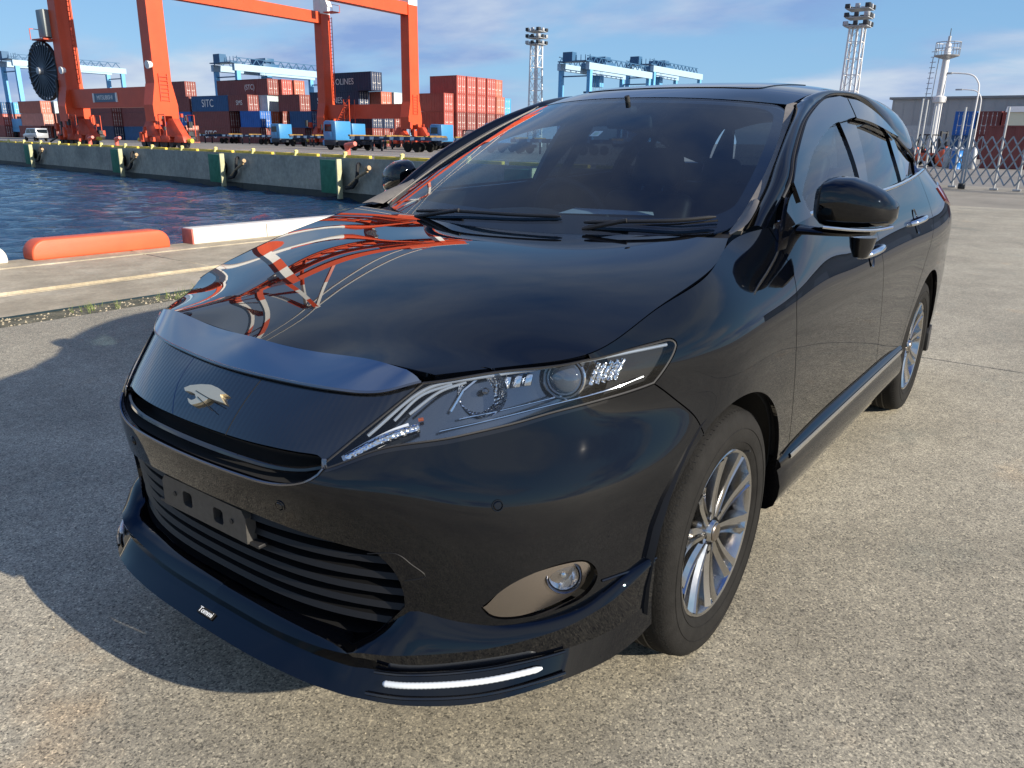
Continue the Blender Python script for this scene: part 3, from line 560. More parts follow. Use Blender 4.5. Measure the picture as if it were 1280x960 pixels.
# --- lip spoiler under the bumper
RA=[(.945,0,.338),(.940,.2,.336),(.922,.34,.339),(.905,.44,.350),(.872,.525,.415),(.858,.555,.432),(.81,.622,.412),(.745,.69,.394),(.665,.75,.394),(.59,.795,.405),(.535,.822,.428),(.47,.845,.452),(.40,.868,.466)]
RB=[(.992,0,.312),(.988,.2,.311),(.978,.34,.318),(.968,.44,.333),(.962,.478,.348),(.915,.56,.350),(.80,.685,.355),(.67,.785,.372),(.56,.842,.402),(.475,.868,.432),(.405,.884,.455)]
RC=[(.985,0,.286),(.981,.2,.285),(.971,.34,.288),(.958,.445,.297),(.947,.475,.300),(.90,.567,.302),(.79,.68,.302),(.66,.776,.308),(.55,.835,.318),(.47,.864,.335),(.402,.880,.35)]
RD=[(1.041,0,.256),(1.035,.2,.255),(1.017,.36,.254),(.998,.44,.253),(.985,.48,.252),(.93,.59,.249),(.825,.705,.246),(.69,.788,.248),(.56,.848,.256),(.47,.874,.27),(.405,.886,.29)]
RE=[(.95,0,.245),(.945,.2,.243),(.93,.36,.241),(.915,.43,.240),(.90,.46,.238),(.85,.55,.236),(.75,.64,.235),(.62,.72,.237),(.52,.78,.245),(.44,.81,.26),(.39,.82,.28)]
lipV=[];lipF=[]
def lip_strip(r0,r1,rows=5,bulge=0):
    g0,g1=loft([r0,r1],60); out=[]
    for t in np.linspace(0,1,rows):
        q=g0*(1-t)+g1*t
        if bulge: 
            d=g1-g0; tn=np.gradient(g0,axis=0); nn=np.cross(tn,d); nn/=np.linalg.norm(nn,axis=1)[:,None]+1e-9; nn*=np.sign(nn[:,:1]+1e-9); q=q+nn*bulge*4*t*(1-t)
        out.append(q)
    for s in (1,-1):
        g=np.array(out)*[1,s,1]; r,c=g.shape[:2]; b=len(lipV); lipV.extend(g.reshape(-1,3).tolist())
        f=[(b+i*c+j,b+i*c+j+1,b+(i+1)*c+j+1,b+(i+1)*c+j) for i in range(r-1) for j in range(c-1)]; lipF.extend([x[::-1] for x in f] if s<0 else f)
for a,b,bu in ((RA,RB,.006),(RB,RC,.0),(RC,RD,.0),(RD,RE,0)): lip_strip(a,b,5,bu)
lip=raw('lip_spoiler',lipV,[f[::-1] for f in lipF],PAINT,car)
def rail_mix(r0,r1,t,y0,y1,n=24):
    g0,g1=loft([r0,r1],200); g=g0*(1-t)+g1*t; y=np.linspace(y0,y1,n); return np.stack([np.interp(y,g[:,1],g[:,k]) for k in range(3)],1)
for sgn in (1,-1):
    fl=np.array([1,sgn,1]); g=rail_mix(RC,RD,.30,.525,.765,70)+[.007,.007,0]
    m_=MB(); k=len(g); m_.tube([tuple(q*fl) for q in g],[.003]+[.0066*(1+.10*(q%2)) for q in range(k-3)]+[.005,.003],10); m_.build('daytime_lamp',DRL,lip,smooth=True)
    g=rail_mix(RC,RD,.70,.50,.80)+[.006,.006,0]; MB().tube([tuple(q*fl) for q in g],.0045,6).build('lamp_shelf',GLOSS,lip,smooth=True)
    g=rail_mix(RC,RD,.02,.50,.79)+[.004,.004,0]; MB().tube([tuple(q*fl) for q in g],.0035,6).build('lamp_brow',GLOSS,lip,smooth=True)
g0,g1=loft([RA[:6],[(.80,0,.30),(.80,.2,.30),(.79,.34,.30),(.78,.42,.30),(.77,.47,.33),(.76,.50,.36)]],30)
for s in (1,-1): sheet('intake_floor',[g0*[1,s,1]-[.002,0,.003],g1*[1,s,1]],MATTE,lip,flip=s<0)
# small badge on the lip
bd=rail_mix(RC,RD,.5,0,.2,3); bp_=Vector((1.0145,-.005,.2735)); badge=MB().box((-.002,-.030,-.0085),(.002,.030,.0085)).build('badge',DEEP,lip,bevel=.001); badge.location=bp_; badge.rotation_euler=(0,rad(-60),0)
def text(name,s,size,m__,parent,loc,rot,ext=.0008,align='CENTER',sx=1):
    cu=bpy.data.curves.new(name,'FONT'); cu.body=s; cu.size=size; cu.extrude=ext; cu.align_x=align; cu.align_y='CENTER'
    t=bpy.data.objects.new(name,cu); COL.objects.link(t); dg=bpy.context.evaluated_depsgraph_get(); me=bpy.data.meshes.new_from_object(t.evaluated_get(dg)); bpy.data.objects.remove(t); 
    o=link(name,me,None,parent); me.materials.clear(); me.materials.append(m__); o.location=loc; o.rotation_euler=rot; o.scale=(sx,1,1); return o
text('badge_lettering','Tommi',.019,WHITEL,lip,(1.0160,-.005,.2762),(rad(90-60),0,rad(90)),.0004)
# --- windscreen, roof, pillars
su0,su1=SCREEN.ku[0],SCREEN.ku[-1]; sv0,sv1=SCREEN.kv[0],SCREEN.kv[-1]
def rect(u0,u1,v0,v1,r=.05,step=.02):
    c=[]
    for cx,cy,a0 in ((u1-r,v0+r,-90),(u1-r,v1-r,0),(u0+r,v1-r,90),(u0+r,v0+r,180)): c+=[(cx+r*cos(rad(a0+15*k)),cy+r*sin(rad(a0+15*k))) for k in range(7)]
    c=np.array(c); return resample(np.vstack([c,c[:1]]),step)[:-1]
WSO=rect(su0,su1,sv0,sv1,.07)
screen=patch('windscreen',SCREEN,WSO,SCREENG,car,gap=0,flange=0,step=.04)
FR=np.vstack([WSO]); patch('screen_border',SCREEN,WSO,GLOSS,screen,holes=[rect(su0+.04,su1-.04,sv0+.10,sv1-.035,.09)],off=-.005,gap=0,flange=0,step=.05)
o=patch('sticker',SCREEN,rect(.002,.040,.592,.634,.003,.002),WHITEL,screen,off=-.004,gap=0,flange=0)
o=patch('sticker_print',SCREEN,rect(.012,.030,.600,.622,.003,.002),GREENP,screen,off=-.0035,gap=0,flange=0)
def edge(S,u,v0,v1,n=60,off=0): v=np.linspace(v0,v1,n); return S.p(v*0+u,v)+S.n(v*0+u,v)*off
se=edge(SCREEN,su1,sv0,sv1,60)
ro=edge(ROOF,ROOF.ku[-1],ROOF.kv[0],ROOF.kv[-1],60)
inner=np.vstack([se,ro[1:]])
cums=lambda q:np.concatenate([[0],np.cumsum(np.linalg.norm(np.diff(q,axis=0),axis=1))])
dlo_w=T['dlo_top']; dlo=smooth_line(np.vstack([[(-.40,.775,1.135)],GLASS.p(dlo_w[:,0],dlo_w[:,1])[1:],[(-3.25,.62,1.24)]]),.02)
# pair inner and outer edge by their x
xs=np.concatenate([np.linspace(-.33,-1.2,26),np.linspace(-1.25,-3.3,30)])
fx=lambda q,x:np.stack([np.interp(-x,-q[:,0],q[:,k]) for k in range(3)],1)
I=fx(inner,xs); O=fx(dlo,xs-np.interp(-xs,[.33,.8,1.3,3.3],[.075,.13,.05,-.02]))
for sgn in (1,-1):
    fl=np.array([1,sgn,1]); rows=[]
    mould=.034
    d=O-I; L=np.linalg.norm(d,axis=1)[:,None]; up=np.cross(np.gradient(I,axis=0),d); up/=np.linalg.norm(up,axis=1)[:,None]; up*=np.sign(up[:,2:3])
    wA=np.clip((xs+1.22)/.12,0,1)[:,None]          # 1 along the windscreen, 0 along the roof
    st=np.minimum(mould*wA+.004,L*.45)
    for t in np.linspace(0,1,9):
        s=t; q=(I+d/L*st)*(1-s)+O*s+up*.026*(4*s*(1-s))**.8; rows.append(q*fl)
    pil=sheet('roof_rail',rows,PAINT,car,flip=sgn>0)
    k=np.where(xs>-1.19)[0]; a=(I-d/L*.003-up*.001)[k]; b=(I+d/L*(st-.006)+up*.004)[k]; c=(I+d/L*(st-.003)-up*.012)[k]
    sheet('screen_moulding',[x*fl for x in (a-up[k]*.01,a+up[k]*.004,b,c)],TRIM,car,flip=sgn>0,smooth=False)
    # plastic corner piece between bonnet, wing and screen
    q0=np.array([(-.228,.742,1.143),(-.31,.754,1.165),(-.40,.744,1.196),(-.485,.724,1.2215)]); q1=np.array([(-.305,.705,1.140),(-.365,.703,1.164),(-.42,.702,1.190),(-.485,.704,1.224)])
    g=loft([q0,q0*.5+q1*.5+[0,0,.006],q1],12); sheet('cowl_corner',[x*fl for x in g],TRIM,car,flip=sgn<0)
    m_=MB(); m_.tube([tuple(x*fl) for x in dlo[9:-3]],.006,6); m_.build('window_seal',MATTE,car,smooth=True)
roof=patch('roof',ROOF,outline(np.array([[ROOF.ku[0],ROOF.kv[0]],[ROOF.ku[-1],ROOF.kv[0]]]),np.array([[ROOF.ku[-1],ROOF.kv[0]],[ROOF.ku[-1],ROOF.kv[-1]]]),np.array([[ROOF.ku[-1],ROOF.kv[-1]],[ROOF.ku[0],ROOF.kv[-1]]]),np.array([[ROOF.ku[0],ROOF.kv[-1]],[ROOF.ku[0],ROOF.kv[0]]]),step=.03),PAINT,car,gap=.004,flange=.02,step=.05)
patch('sunroof',ROOF,rect(-.40,.40,.22,.85,.06),DARKG,roof,off=.003,gap=0,flange=.004,step=.05)
patch('headlining',ROOF,rect(ROOF.ku[0],ROOF.ku[-1],ROOF.kv[0],ROOF.kv[-1],.02,.05),INTER,car,off=-.035,gap=0,flange=0,step=.1)
o=MB().prism([(-.09,0),(.09,0),(-.03,.055),(-.075,.06)],-.012,.012,axis='y').build('roof_antenna',PAINT,car,bevel=.008); o.location=(-2.95,0,1.618)
# rear screen and tailgate
for sgn in (1,-1):
    fl=np.array([1,sgn,1]); q0=np.stack([I[-1]+(O[-1]-I[-1])*t+[0,0,.02*np.sin(pi*t)] for t in np.linspace(0,1,7)]); q2=np.stack([np.array((-3.37,.505,1.50))*(1-t)+np.array((-3.585,.585,1.25))*t for t in np.linspace(0,1,7)]); q1=(q0+q2)/2+[-.01,.025,.01]
    q3=smooth_line([(-3.27,.64,1.245),(-3.40,.655,1.262),(-3.50,.63,1.258),(-3.585,.585,1.25)],.02)
    sheet('rear_pillar_panel',[q0*fl,q1*fl,q2*fl],PAINT,car,flip=sgn<0)
    sheet('rear_shoulder',[(q3+[0,.05,-.02])*fl,q3*fl,(q3*.5+q1[-1]*.5+[0,-.03,.01])*fl],PAINT,car,flip=sgn<0)
RG=[[(-3.36,y,1.545-.08*abs(y)),(-3.52,y*1.05,1.40),(-3.60,y*1.12,1.24)] for y in np.linspace(-.52,.52,9)]
sheet('rear_window',RG,DARKG,car,flip=True)
sheet('tailgate',[[(-3.60,y,1.245),(-3.72,y,1.0),(-3.76,y,.6)] for y in np.linspace(-.6,.6,5)],PAINT,car,flip=True)
# --- side windows, pillars, visors, belt mouldings
BELT=GLASS.find([(-.50,1.165),(-.96,1.183),(-1.5,1.20),(-1.9,1.212),(-2.3,1.228)],[0,2])
fg=outline(T['front_glass'][:6],T['front_glass'][5:8],np.array([T['front_glass'][7]-[0,.05],T['front_glass'][0]-[0.03,.06]]),np.array([T['front_glass'][0]-[0.03,.06],T['front_glass'][0]]))
fgx=T['front_glass']; RGx=T['rear_glass']; Q=T['quarter']
dl=T['dlo_top']; vl=T['visor_low_front']; vs_=T['visor_split']; vr=T['visor_low_rear']
lowf=np.array([[1.36,1.16],[.45,1.12]])
def G2(*p): return np.array(p,float)
fglass=outline(np.vstack([fgx[:6]]),G2(fgx[5],(1.44,1.17)),G2((1.44,1.17),(.45,1.12)),G2((.45,1.12),fgx[0]))
rglass=outline(G2((1.74,1.47),(1.96,1.475),(2.32,1.44)),G2((2.32,1.44),(2.24,1.33),(2.22,1.17)),G2((2.22,1.17),(1.52,1.17)),G2((1.52,1.17),(1.62,1.32),(1.74,1.47)))
qglass=outline(G2((2.44,1.425),(2.66,1.385),(2.93,1.32)),G2((2.93,1.32),(2.80,1.255),(2.62,1.215)),G2((2.62,1.215),(2.38,1.21)),G2((2.38,1.21),(2.40,1.32),(2.44,1.425)))
dloall=outline(np.vstack([[dl[0]-[.06,.05]],dl]),G2(dl[-1],(3.05,1.25)),G2((3.05,1.25),(2.6,1.17),(2.2,1.13),(.40,1.09)),G2((.40,1.09),dl[0]-[.06,.05]))
vis_f=outline(dl[1:7],G2(dl[6],(1.74,1.567)),G2((1.74,1.567),(1.70,1.49)),G2((1.70,1.49),vl[-1]),vl[::-1],G2(vl[0],dl[1]))
vis_r=outline(G2((1.755,1.567),(1.96,1.563),(2.22,1.512),(2.47,1.422)),G2((2.47,1.422),(2.32,1.435)),G2((2.32,1.435),(1.96,1.475),(1.715,1.487)),G2((1.715,1.487),(1.755,1.567)))
for sgn,mm in ((1,False),(-1,True)):
    patch('window_frame',GLASS,dloall,GLOSS,car,holes=[fglass,rglass,qglass],mirror=mm,gap=0,off=-.004,flange=.02,step=.05)
    patch('side_window',GLASS,fglass,SIDEG,doors['f',sgn],mirror=mm,off=-.012,gap=0,flange=0,step=.05)
    patch('side_window',GLASS,rglass,DARKG,doors['r',sgn],mirror=mm,off=-.012,gap=0,flange=0,step=.05)
    patch('quarter_window',GLASS,qglass,DARKG,car,mirror=mm,off=-.012,gap=0,flange=0,step=.05)
    patch('window_visor',GLASS,vis_f,GLOSS,doors['f',sgn],mirror=mm,off=.016,gap=.001,flange=.012,step=.04)
    patch('window_visor',GLASS,vis_r,GLOSS,doors['r',sgn],mirror=mm,off=.016,gap=.001,flange=.012,step=.04)
    g=BODY.p(np.linspace(u_df+.03,rb_top[0]+.25,60),np.full(60,kv1)); fl=np.array([1,sgn,1])
    rows=[(g+[0,a,b])*fl for a,b in ((-.004,.012),(.003,.010),(.005,.002),(.001,-.003))]
    sheet('belt_moulding',rows,CHROME,car,flip=sgn<0)
    g2=smooth_line([(-2.62,.80,1.252),(-2.85,.765,1.262),(-3.02,.72,1.30)],.02)
    # door handles
    for key,x0,z0 in (('f',-1.25,1.0),('r',-2.12,1.055)):
        w=BODY.find([(x0,z0-.01),(x0-.20,z0+.002)],[0,2]); a,b=BODY.p(w[:,0],w[:,1]); n=BODY.n(w[:1,0],w[:1,1])[0]
        pts=[a-n*.004,a+n*.018+(b-a)*.10,a+n*.034+(b-a)*.35,a+n*.036+(b-a)*.65,a+n*.026+(b-a)*.9,b-n*.002]; pts=smooth_line(pts,.01)
        h=MB(); h.tube([tuple(q*fl) for q in pts],[.010]+[.0125]*(len(pts)-2)+[.010],10); hd=h.build('door_handle',CHROME,doors[key,sgn],smooth=True)
        c=(a+b)/2*fl; o=MB().lathe([(0,-.010),(.02,-.009),(.036,-.002),(.040,.002)],n=24).build('handle_cup',GLOSS,doors[key,sgn],smooth=True); o.location=c; nn=Vector(n*fl); o.rotation_euler=nn.to_track_quat('Z','Y').to_euler(); o.scale=(1.0,1.5,1)
    # --- door mirror
    mr=empty('door_mirror',(0,0,0)); mr.parent=car
    sec=[]  # sections across the housing, from the inner to the outer end: centre, half depth, half height
    for y,cx,cz,hx,hz in ((.850,-.640,1.205,.030,.055),(.875,-.640,1.207,.066,.082),(.905,-.646,1.208,.078,.090),(.95,-.658,1.208,.082,.088),(1.0,-.676,1.200,.080,.074),(1.035,-.694,1.192,.070,.059),(1.058,-.710,1.184,.052,.041),(1.068,-.722,1.184,.024,.022)):
        ring=[]
        for k in range(24):
            t=2*pi*k/24; c_,s_=cos(t),sin(t); e=.50
            hz_=hz*.86; px=abs(c_)**e*(1 if c_>0 else -1); pz=abs(s_)**e*(1 if s_>0 else -1)
            ring.append((cx+hx*px*(1.0 if px>0 else .35),y*sgn,cz+.012+hz_*pz*(1-.18*max(px,0))))
        sec.append(ring)
    V=[p for r in sec for p in r]; F=[(i*24+k,i*24+(k+1)%24,(i+1)*24+(k+1)%24,(i+1)*24+k) for i in range(7) for k in range(24)]+[tuple(range(23,-1,-1)),tuple(7*24+k for k in range(24))]
    MB().add(V,F).build('mirror_housing',PAINT,mr,smooth=True)
    st_=smooth_line([(-.575,.895,1.150),(-.583,.93,1.148),(-.60,.98,1.146),(-.63,1.03,1.147),(-.68,1.066,1.155)],.01); MB().tube([tuple(q*fl) for q in st_],[.006]*len(st_),8).build('indicator_strip',CHROME,mr,smooth=True)
    V=[]; 
    lower=[(.80,-.60,1.134,.040,.017),(.85,-.61,1.134,.045,.014),(.90,-.625,1.132,.05,.012),(.96,-.645,1.133,.05,.012),(1.02,-.665,1.138,.045,.011)]
    for y,cx,cz,hx,hz in lower: V+=[(cx+hx*cos(2*pi*k/16),y*sgn,cz+hz*sin(2*pi*k/16)) for k in range(16)]
    F=[(i*16+k,i*16+(k+1)%16,(i+1)*16+(k+1)%16,(i+1)*16+k) for i in range(4) for k in range(16)]+[tuple(range(15,-1,-1)),tuple(4*16+k for k in range(16))]
    MB().add(V,F).build('mirror_arm',PAINT,mr,smooth=True)
    V=[]
    for z,w_,x_ in ((1.118,.040,.05),(1.085,.034,.042),(1.056,.022,.03)): V+=[(-.70+x_*cos(2*pi*k/16),(.985+w_*sin(2*pi*k/16))*sgn,z) for k in range(16)]
    F=[(i*16+k,i*16+(k+1)%16,(i+1)*16+(k+1)%16,(i+1)*16+k) for i in range(2) for k in range(16)]+[tuple(range(15,-1,-1)),tuple(2*16+k for k in range(16))]
    MB().add(V,F).build('mirror_camera',GLOSS,mr,smooth=True)
    V=[(-.728,.885*sgn,1.145),(-.742,1.045*sgn,1.15),(-.742,1.045*sgn,1.235),(-.728,.885*sgn,1.265)]; raw('mirror_glass',V,[(0,1,2,3)],CHROME,mr,smooth=False)
    # mirror foot and sail panel on the door
    g=loft([[(-.43,.790,1.10),(-.50,.815,1.10),(-.60,.822,1.115),(-.70,.81,1.15)],[(-.44,.79,1.16),(-.52,.80,1.175),(-.60,.80,1.175),(-.68,.80,1.178)]],10); sheet('mirror_foot',[x*fl for x in g],GLOSS,mr,flip=sgn<0)
    patch('sail_panel',GLASS,outline(G2((.46,1.14),(.72,1.165)),G2((.72,1.165),(.665,1.26)),G2((.665,1.26),(.56,1.22),(.46,1.14))),GLOSS,mr,mirror=mm,off=.008,gap=0)
    # --- side skirt with bright strip
    prof=[(.882,.455),(.896,.452),(.909,.435),(.911,.425),(.900,.412),(.906,.398),(.915,.36),(.913,.325),(.902,.29),(.880,.272),(.82,.262)]
    xs_=np.concatenate([[-.405],np.linspace(-.44,-2.22,24)]); rows=[]
    for y,z in prof: rows.append([(x,(y-.012*np.exp(-((x+.40)/.03)**2)+.004*np.clip((-.55-x)/.1,-1,0))*sgn,z+(.0 if x<-.5 else -.01*(x+.5)*3)) for x in xs_])
    sk=sheet('side_skirt',rows,PAINT,car,flip=sgn>0)
    for xe in (xs_[0],xs_[-1]): MB().add([(xe,p[0]*sgn,p[1]) for p in prof],[tuple(range(len(prof)))]).build('skirt_end',PAINT,sk)
    sheet('bright_strip',[[(x,y*sgn,z) for x in np.linspace(-.50,-2.18,20)] for y,z in ((.9085,.440),(.9125,.433),(.9128,.424),(.908,.417))],CHROME,sk,flip=sgn>0)
    o=MB().prism([(-3.12,.245),(-3.06,.25),(-3.05,.36),(-3.09,.40),(-3.12,.40)],.80*sgn,.90*sgn).build('mud_flap',MATTE,car,bevel=.006)
# --- wipers and cowl
cl=np.linspace(-.70,.70,25); cwl=[]
base=SCREEN.p(np.linspace(su0,su1,25),np.full(25,sv0))
sheet('cowl_panel',[base+[.07,0,-.022],base+[.0,0,-.012],base+[-.05,0,.012]],MATTE,car)
for pts,hgt in (([(-.205,-.42,1.128),(-.21,-.25,1.139),(-.215,0.0,1.143),(-.235,.18,1.148)],.0),([(-.215,.28,1.138),(-.235,.40,1.147),(-.275,.55,1.158),(-.34,.655,1.172)],.0)):
    g=smooth_line(pts,.02); w_=MB(); w_.tube([tuple(q+np.array([.012,0,.008])) for q in g],[.004]+[.006]*(len(g)-2)+[.003],8); wp=w_.build('wiper',MATTE,car,smooth=True)
    MB().tube([tuple(q+np.array([-.004,0,-.004])) for q in g],.003,6).build('wiper_blade',DEEP,wp)
    MB().tube([tuple(g[0]+[.02,0,-.012]),tuple(g[len(g)//3]+[.018,0,.012])],.007,8).build('wiper_arm',MATTE,wp,smooth=True)
# --- wheels
tyre_prof=[(.236,-.095),(.245,-.110),(.275,-.118),(.310,-.119),(.335,-.112),(.348,-.098),(.355,-.075),(.3575,-.03),(.3575,.03),(.355,.075),(.348,.098),(.335,.112),(.310,.119),(.275,.118),(.245,.110),(.236,.095)]
rim_prof=[(.240,.098),(.2405,.104),(.236,.107),(.229,.104),(.226,.094),(.222,.060),(.205,-.02),(.20,-.09)]
def make_wheel(loc,sgn,spin):
    w=empty('wheel',loc); w.parent=car; w.rotation_euler=(0,spin,0) if sgn>0 else (0,spin,pi)
    ty=MB().lathe(tyre_prof,axis='y',n=72).build('tyre',TYRE,w,smooth='all')
    tr=MB()
    for r,y in ((.3578,-.045),(.3578,-.015),(.3578,.015),(.3578,.045)): tr.lathe([(r,y-.003),(r+.0002,y-.003),(r+.0002,y+.003),(r,y+.003)],axis='y',n=72)
    for k in range(110):
        t=2*pi*k/110
        for s in (1,-1):
            c,s_=cos(t),sin(t); a=Vector((.3565*c,.055*s,.3565*s_)); b=Vector((.347*cos(t+.03),.103*s,.347*sin(t+.03))); tr.bar(a,b,.0013,.0010,up=(c,0,s_))
    tr.build('tread_groove',MATTE,w)
    sw=MB()
    for r,y in ((.300,.1195),(.262,.1155)): sw.lathe([(r-.0015,y-.001),(r,y+.0012),(r+.0015,y-.001)],axis='y',n=72)
    sw.build('sidewall_ring',TYRE,w,smooth=True)
    MB().lathe(rim_prof,axis='y',n=72).build('rim',ALLOY,w,smooth=True)
    MB().lathe([(.0,-.05),(.165,-.05),(.168,-.02),(.168,.012),(.0,.012)],axis='y',n=40).build('brake_disc',BRAKE,w,smooth=True)
    spokes=[]
    for k in range(10):
        t=2*pi*k/10; n=9; V=[]
        for i in range(n):
            f=i/(n-1); r=.040+.187*f; hw=.0175+.0180*f**1.3+ (.004 if i==n-1 else 0); y=.083+.020*f**.8-.008*sin(pi*f); tw=.0*f
            for dx,dy in ((-hw,-.036),(-hw*.90,.002),(-hw*.28,.004),(-hw*.10,-.012),(hw*.10,-.012),(hw*.30,.004),(hw*.86,-.006),(hw,-.038)):
                V.append((r*cos(t+tw)-dx*sin(t+tw),y+dy,r*sin(t+tw)+dx*cos(t+tw)))
        F=[(i*8+j,i*8+j+1,(i+1)*8+j+1,(i+1)*8+j) for i in range(n-1) for j in range(7)]
        o=MB().add(V,F).build('spoke',ALLOY,w,smooth=True,fix=True); spokes.append(o)
    MB().lathe([(0,.098),(.022,.097),(.030,.093),(.033,.086),(.036,.080),(.060,.074),(.068,.060),(.066,.02)],axis='y',n=40).build('hub',ALLOY,w,smooth=True)
    MB().lathe([(0,.1005),(.024,.0995),(.027,.096)],axis='y',n=32).build('hub_cap',SATIN,w,smooth=True)
    for k in range(5):
        t=2*pi*k/5+.31; c=(.052*cos(t),0,.052*sin(t)); MB().lathe([(.004,.060),(.013,.062),(.0145,.086),(.0125,.087)],c=c,axis='y',n=14).build('lug_recess',DEEP,w,smooth=True)
        MB().lathe([(0,.078),(.006,.077),(.009,.072),(.009,.06)],c=c,axis='y',n=6).build('lug_nut',DKCHROME,w)
    MB().cyl((-.19,.108,.145),(-.195,.122,.149),.0035,8).build('valve',MATTE,w,smooth=True)
    return w
for x in (0,-2.66):
    make_wheel((x,.776,.3575),1,rad(20 if x==0 else 4)); make_wheel((x,-.776,.3575),-1,rad(11))
# --- cabin
def soft(name,lo,hi,m__,parent,r=.04,mtx=None): return MB().box(lo,hi,mtx=mtx).build(name,m__,parent,bevel=r,seg=3)
g=[[(-.30,y,1.075),(-.50,y,1.090),(-.80,y,1.092),(-1.02,y,1.07),(-1.06,y,.85)] for y in np.linspace(-.72,.72,13)]
for r_ in g:
    for i,(x,y,z) in enumerate(r_): r_[i]=(x+.03*(1-(y/.72)**2)*(1 if i<3 else 0),y,z+(.03*np.exp(-((y+.36)/.17)**2) if i in(2,3) else 0))
dash=sheet('dashboard',g,INTER,car)
soft('centre_console',(-1.6,-.14,.35),(-.75,.14,.82),INTER,car)
for sy in (-.37,.37):
    st=empty('seat',(-1.45,sy,.30)); st.parent=car
    tl_=Matrix.Rotation(rad(-22),4,'Y')
    soft('seat_cushion',(-.28,-.25,.10),(.28,.25,.30),LEATHER,st,.06)
    soft('backrest',(-.09,-.25,0),(.07,.25,.66),LEATHER,st,.06,Matrix.Translation((-.24,0,.22))@tl_)
    soft('headrest',(-.06,-.13,.70),(.05,.13,.90),LEATHER,st,.045,Matrix.Translation((-.24,0,.22))@tl_)
    for q in (-.06,.06): MB().cyl((-.24-.26,q,.22+.62),(-.24-.30,q,.22+.72),.007).build('headrest_post',CHROME,st)
rs=empty('rear_seat',(-2.42,0,.30)); rs.parent=car
soft('seat_cushion',(-.25,-.66,.12),(.30,.66,.34),LEATHER,rs,.06); tl_=Matrix.Rotation(rad(-24),4,'Y')
soft('backrest',(-.08,-.66,0),(.08,.66,.66),LEATHER,rs,.06,Matrix.Translation((-.26,0,.24))@tl_)
for q in (-.42,0,.42): soft('headrest',(-.05,q-.12,.66),(.05,q+.12,.82),LEATHER,rs,.04,Matrix.Translation((-.26,0,.24))@tl_)
sw_=empty('steering_wheel',(-1.14,-.36,1.05),rot=(0,rad(-66),0)); sw_.parent=car
MB().lathe([(.185+.014*cos(t),.014*sin(t)) for t in [2*pi*k/10 for k in range(11)]],n=40).build('wheel_rim',INTER,sw_,smooth='all')
soft('wheel_hub',(-.07,-.075,-.03),(.07,.075,.01),INTER,sw_,.02)
for a,b in (((0,-.18,0),(0,-.07,-.01)),((0,.18,0),(0,.07,-.01)),((-.18,0,0),(-.07,0,-.01))): MB().bar(a,b,.03,.014).build('wheel_spoke',DKCHROME,sw_)
rm=empty('rear_view_mirror',(-.97,.0,1.47)); rm.parent=car
soft('mirror_body',(-.02,-.10,-.035),(.012,.10,.02),INTER,rm,.012); MB().cyl((0,0,.02),(.03,0,.085),.01).build('mirror_stalk',INTER,rm); soft('sensor_pod',(.0,-.04,.02),(.06,.04,.05),INTER,rm,.012)
for sgn in (1,-1): 
    MB().box((-1.72,.73*sgn-.012,.4),(-1.66,.73*sgn+.012,1.2)).build('seat_belt',INTER,car); 
    MB().bar((-1.54,.735*sgn,1.12),(-1.72,.60*sgn,1.53),.06,.03).build('centre_pillar',INTER,car)
    MB().bar((-2.34,.735*sgn,1.12),(-2.42,.58*sgn,1.46),.09,.03).build('rear_pillar',INTER,car)
pp=tag(raw('paper_sheet',[(-.68,-.13,1.118),(-.90,-.19,1.122),(-1.03,.10,1.116),(-.84,.20,1.121),(-.86,.0,1.127)],[(0,1,4),(1,2,4),(2,3,4),(3,0,4)],WHITEL),'white paper sheet lying on the dashboard behind the windscreen','paper sheet')
# ================================================================ THE PLACE
def noise_mat(name,stops,scale,rough=.85,detail=8,fine=None,bump=.0,bscale=90,extra=None,rrange=None):
    """colour from layered noise in object space; stops: [(pos,(r,g,b))]"""
    m,nt,b=new_mat(name); t=N(nt,'ShaderNodeTexCoord'); n=N(nt,'ShaderNodeTexNoise',i_Scale=scale,i_Detail=float(detail),i_Roughness=.62); nt.links.new(t.outputs['Object'],n.inputs['Vector'])
    r=N(nt,'ShaderNodeValToRGB'); cr=r.color_ramp
    while len(cr.elements)<len(stops): cr.elements.new(.5)
    for e,(p,c) in zip(cr.elements,stops): e.position=p; e.color=(*c,1)
    nt.links.new(n.outputs[0],r.inputs[0]); col=r.outputs[0]
    if fine:   # (scale, low multiplier, high multiplier)
        for fs,lo,hi,pl,ph in fine:
            f=N(nt,'ShaderNodeTexNoise',i_Scale=fs,i_Detail=3.,i_Roughness=.7); nt.links.new(t.outputs['Object'],f.inputs['Vector'])
            fr=N(nt,'ShaderNodeValToRGB'); fr.color_ramp.elements[0].position=pl; fr.color_ramp.elements[1].position=ph; fr.color_ramp.elements[0].color=(lo,lo,lo,1); fr.color_ramp.elements[1].color=(hi,hi,hi,1)
            nt.links.new(f.outputs[0],fr.inputs[0]); mx=N(nt,'ShaderNodeMixRGB',blend_type='MULTIPLY'); mx.inputs[0].default_value=1; nt.links.new(col,mx.inputs[1]); nt.links.new(fr.outputs[0],mx.inputs[2]); col=mx.outputs[0]
    nt.links.new(col,b.inputs['Base Color']); b.inputs['Roughness'].default_value=rough
    if bump:
        f=N(nt,'ShaderNodeTexNoise',i_Scale=bscale,i_Detail=4.,i_Roughness=.7); nt.links.new(t.outputs['Object'],f.inputs['Vector'])
        bp=N(nt,'ShaderNodeBump',i_Strength=bump,i_Distance=.006); nt.links.new(f.outputs[0],bp.inputs['Height']); nt.links.new(bp.outputs[0],b.inputs['Normal'])
    return m
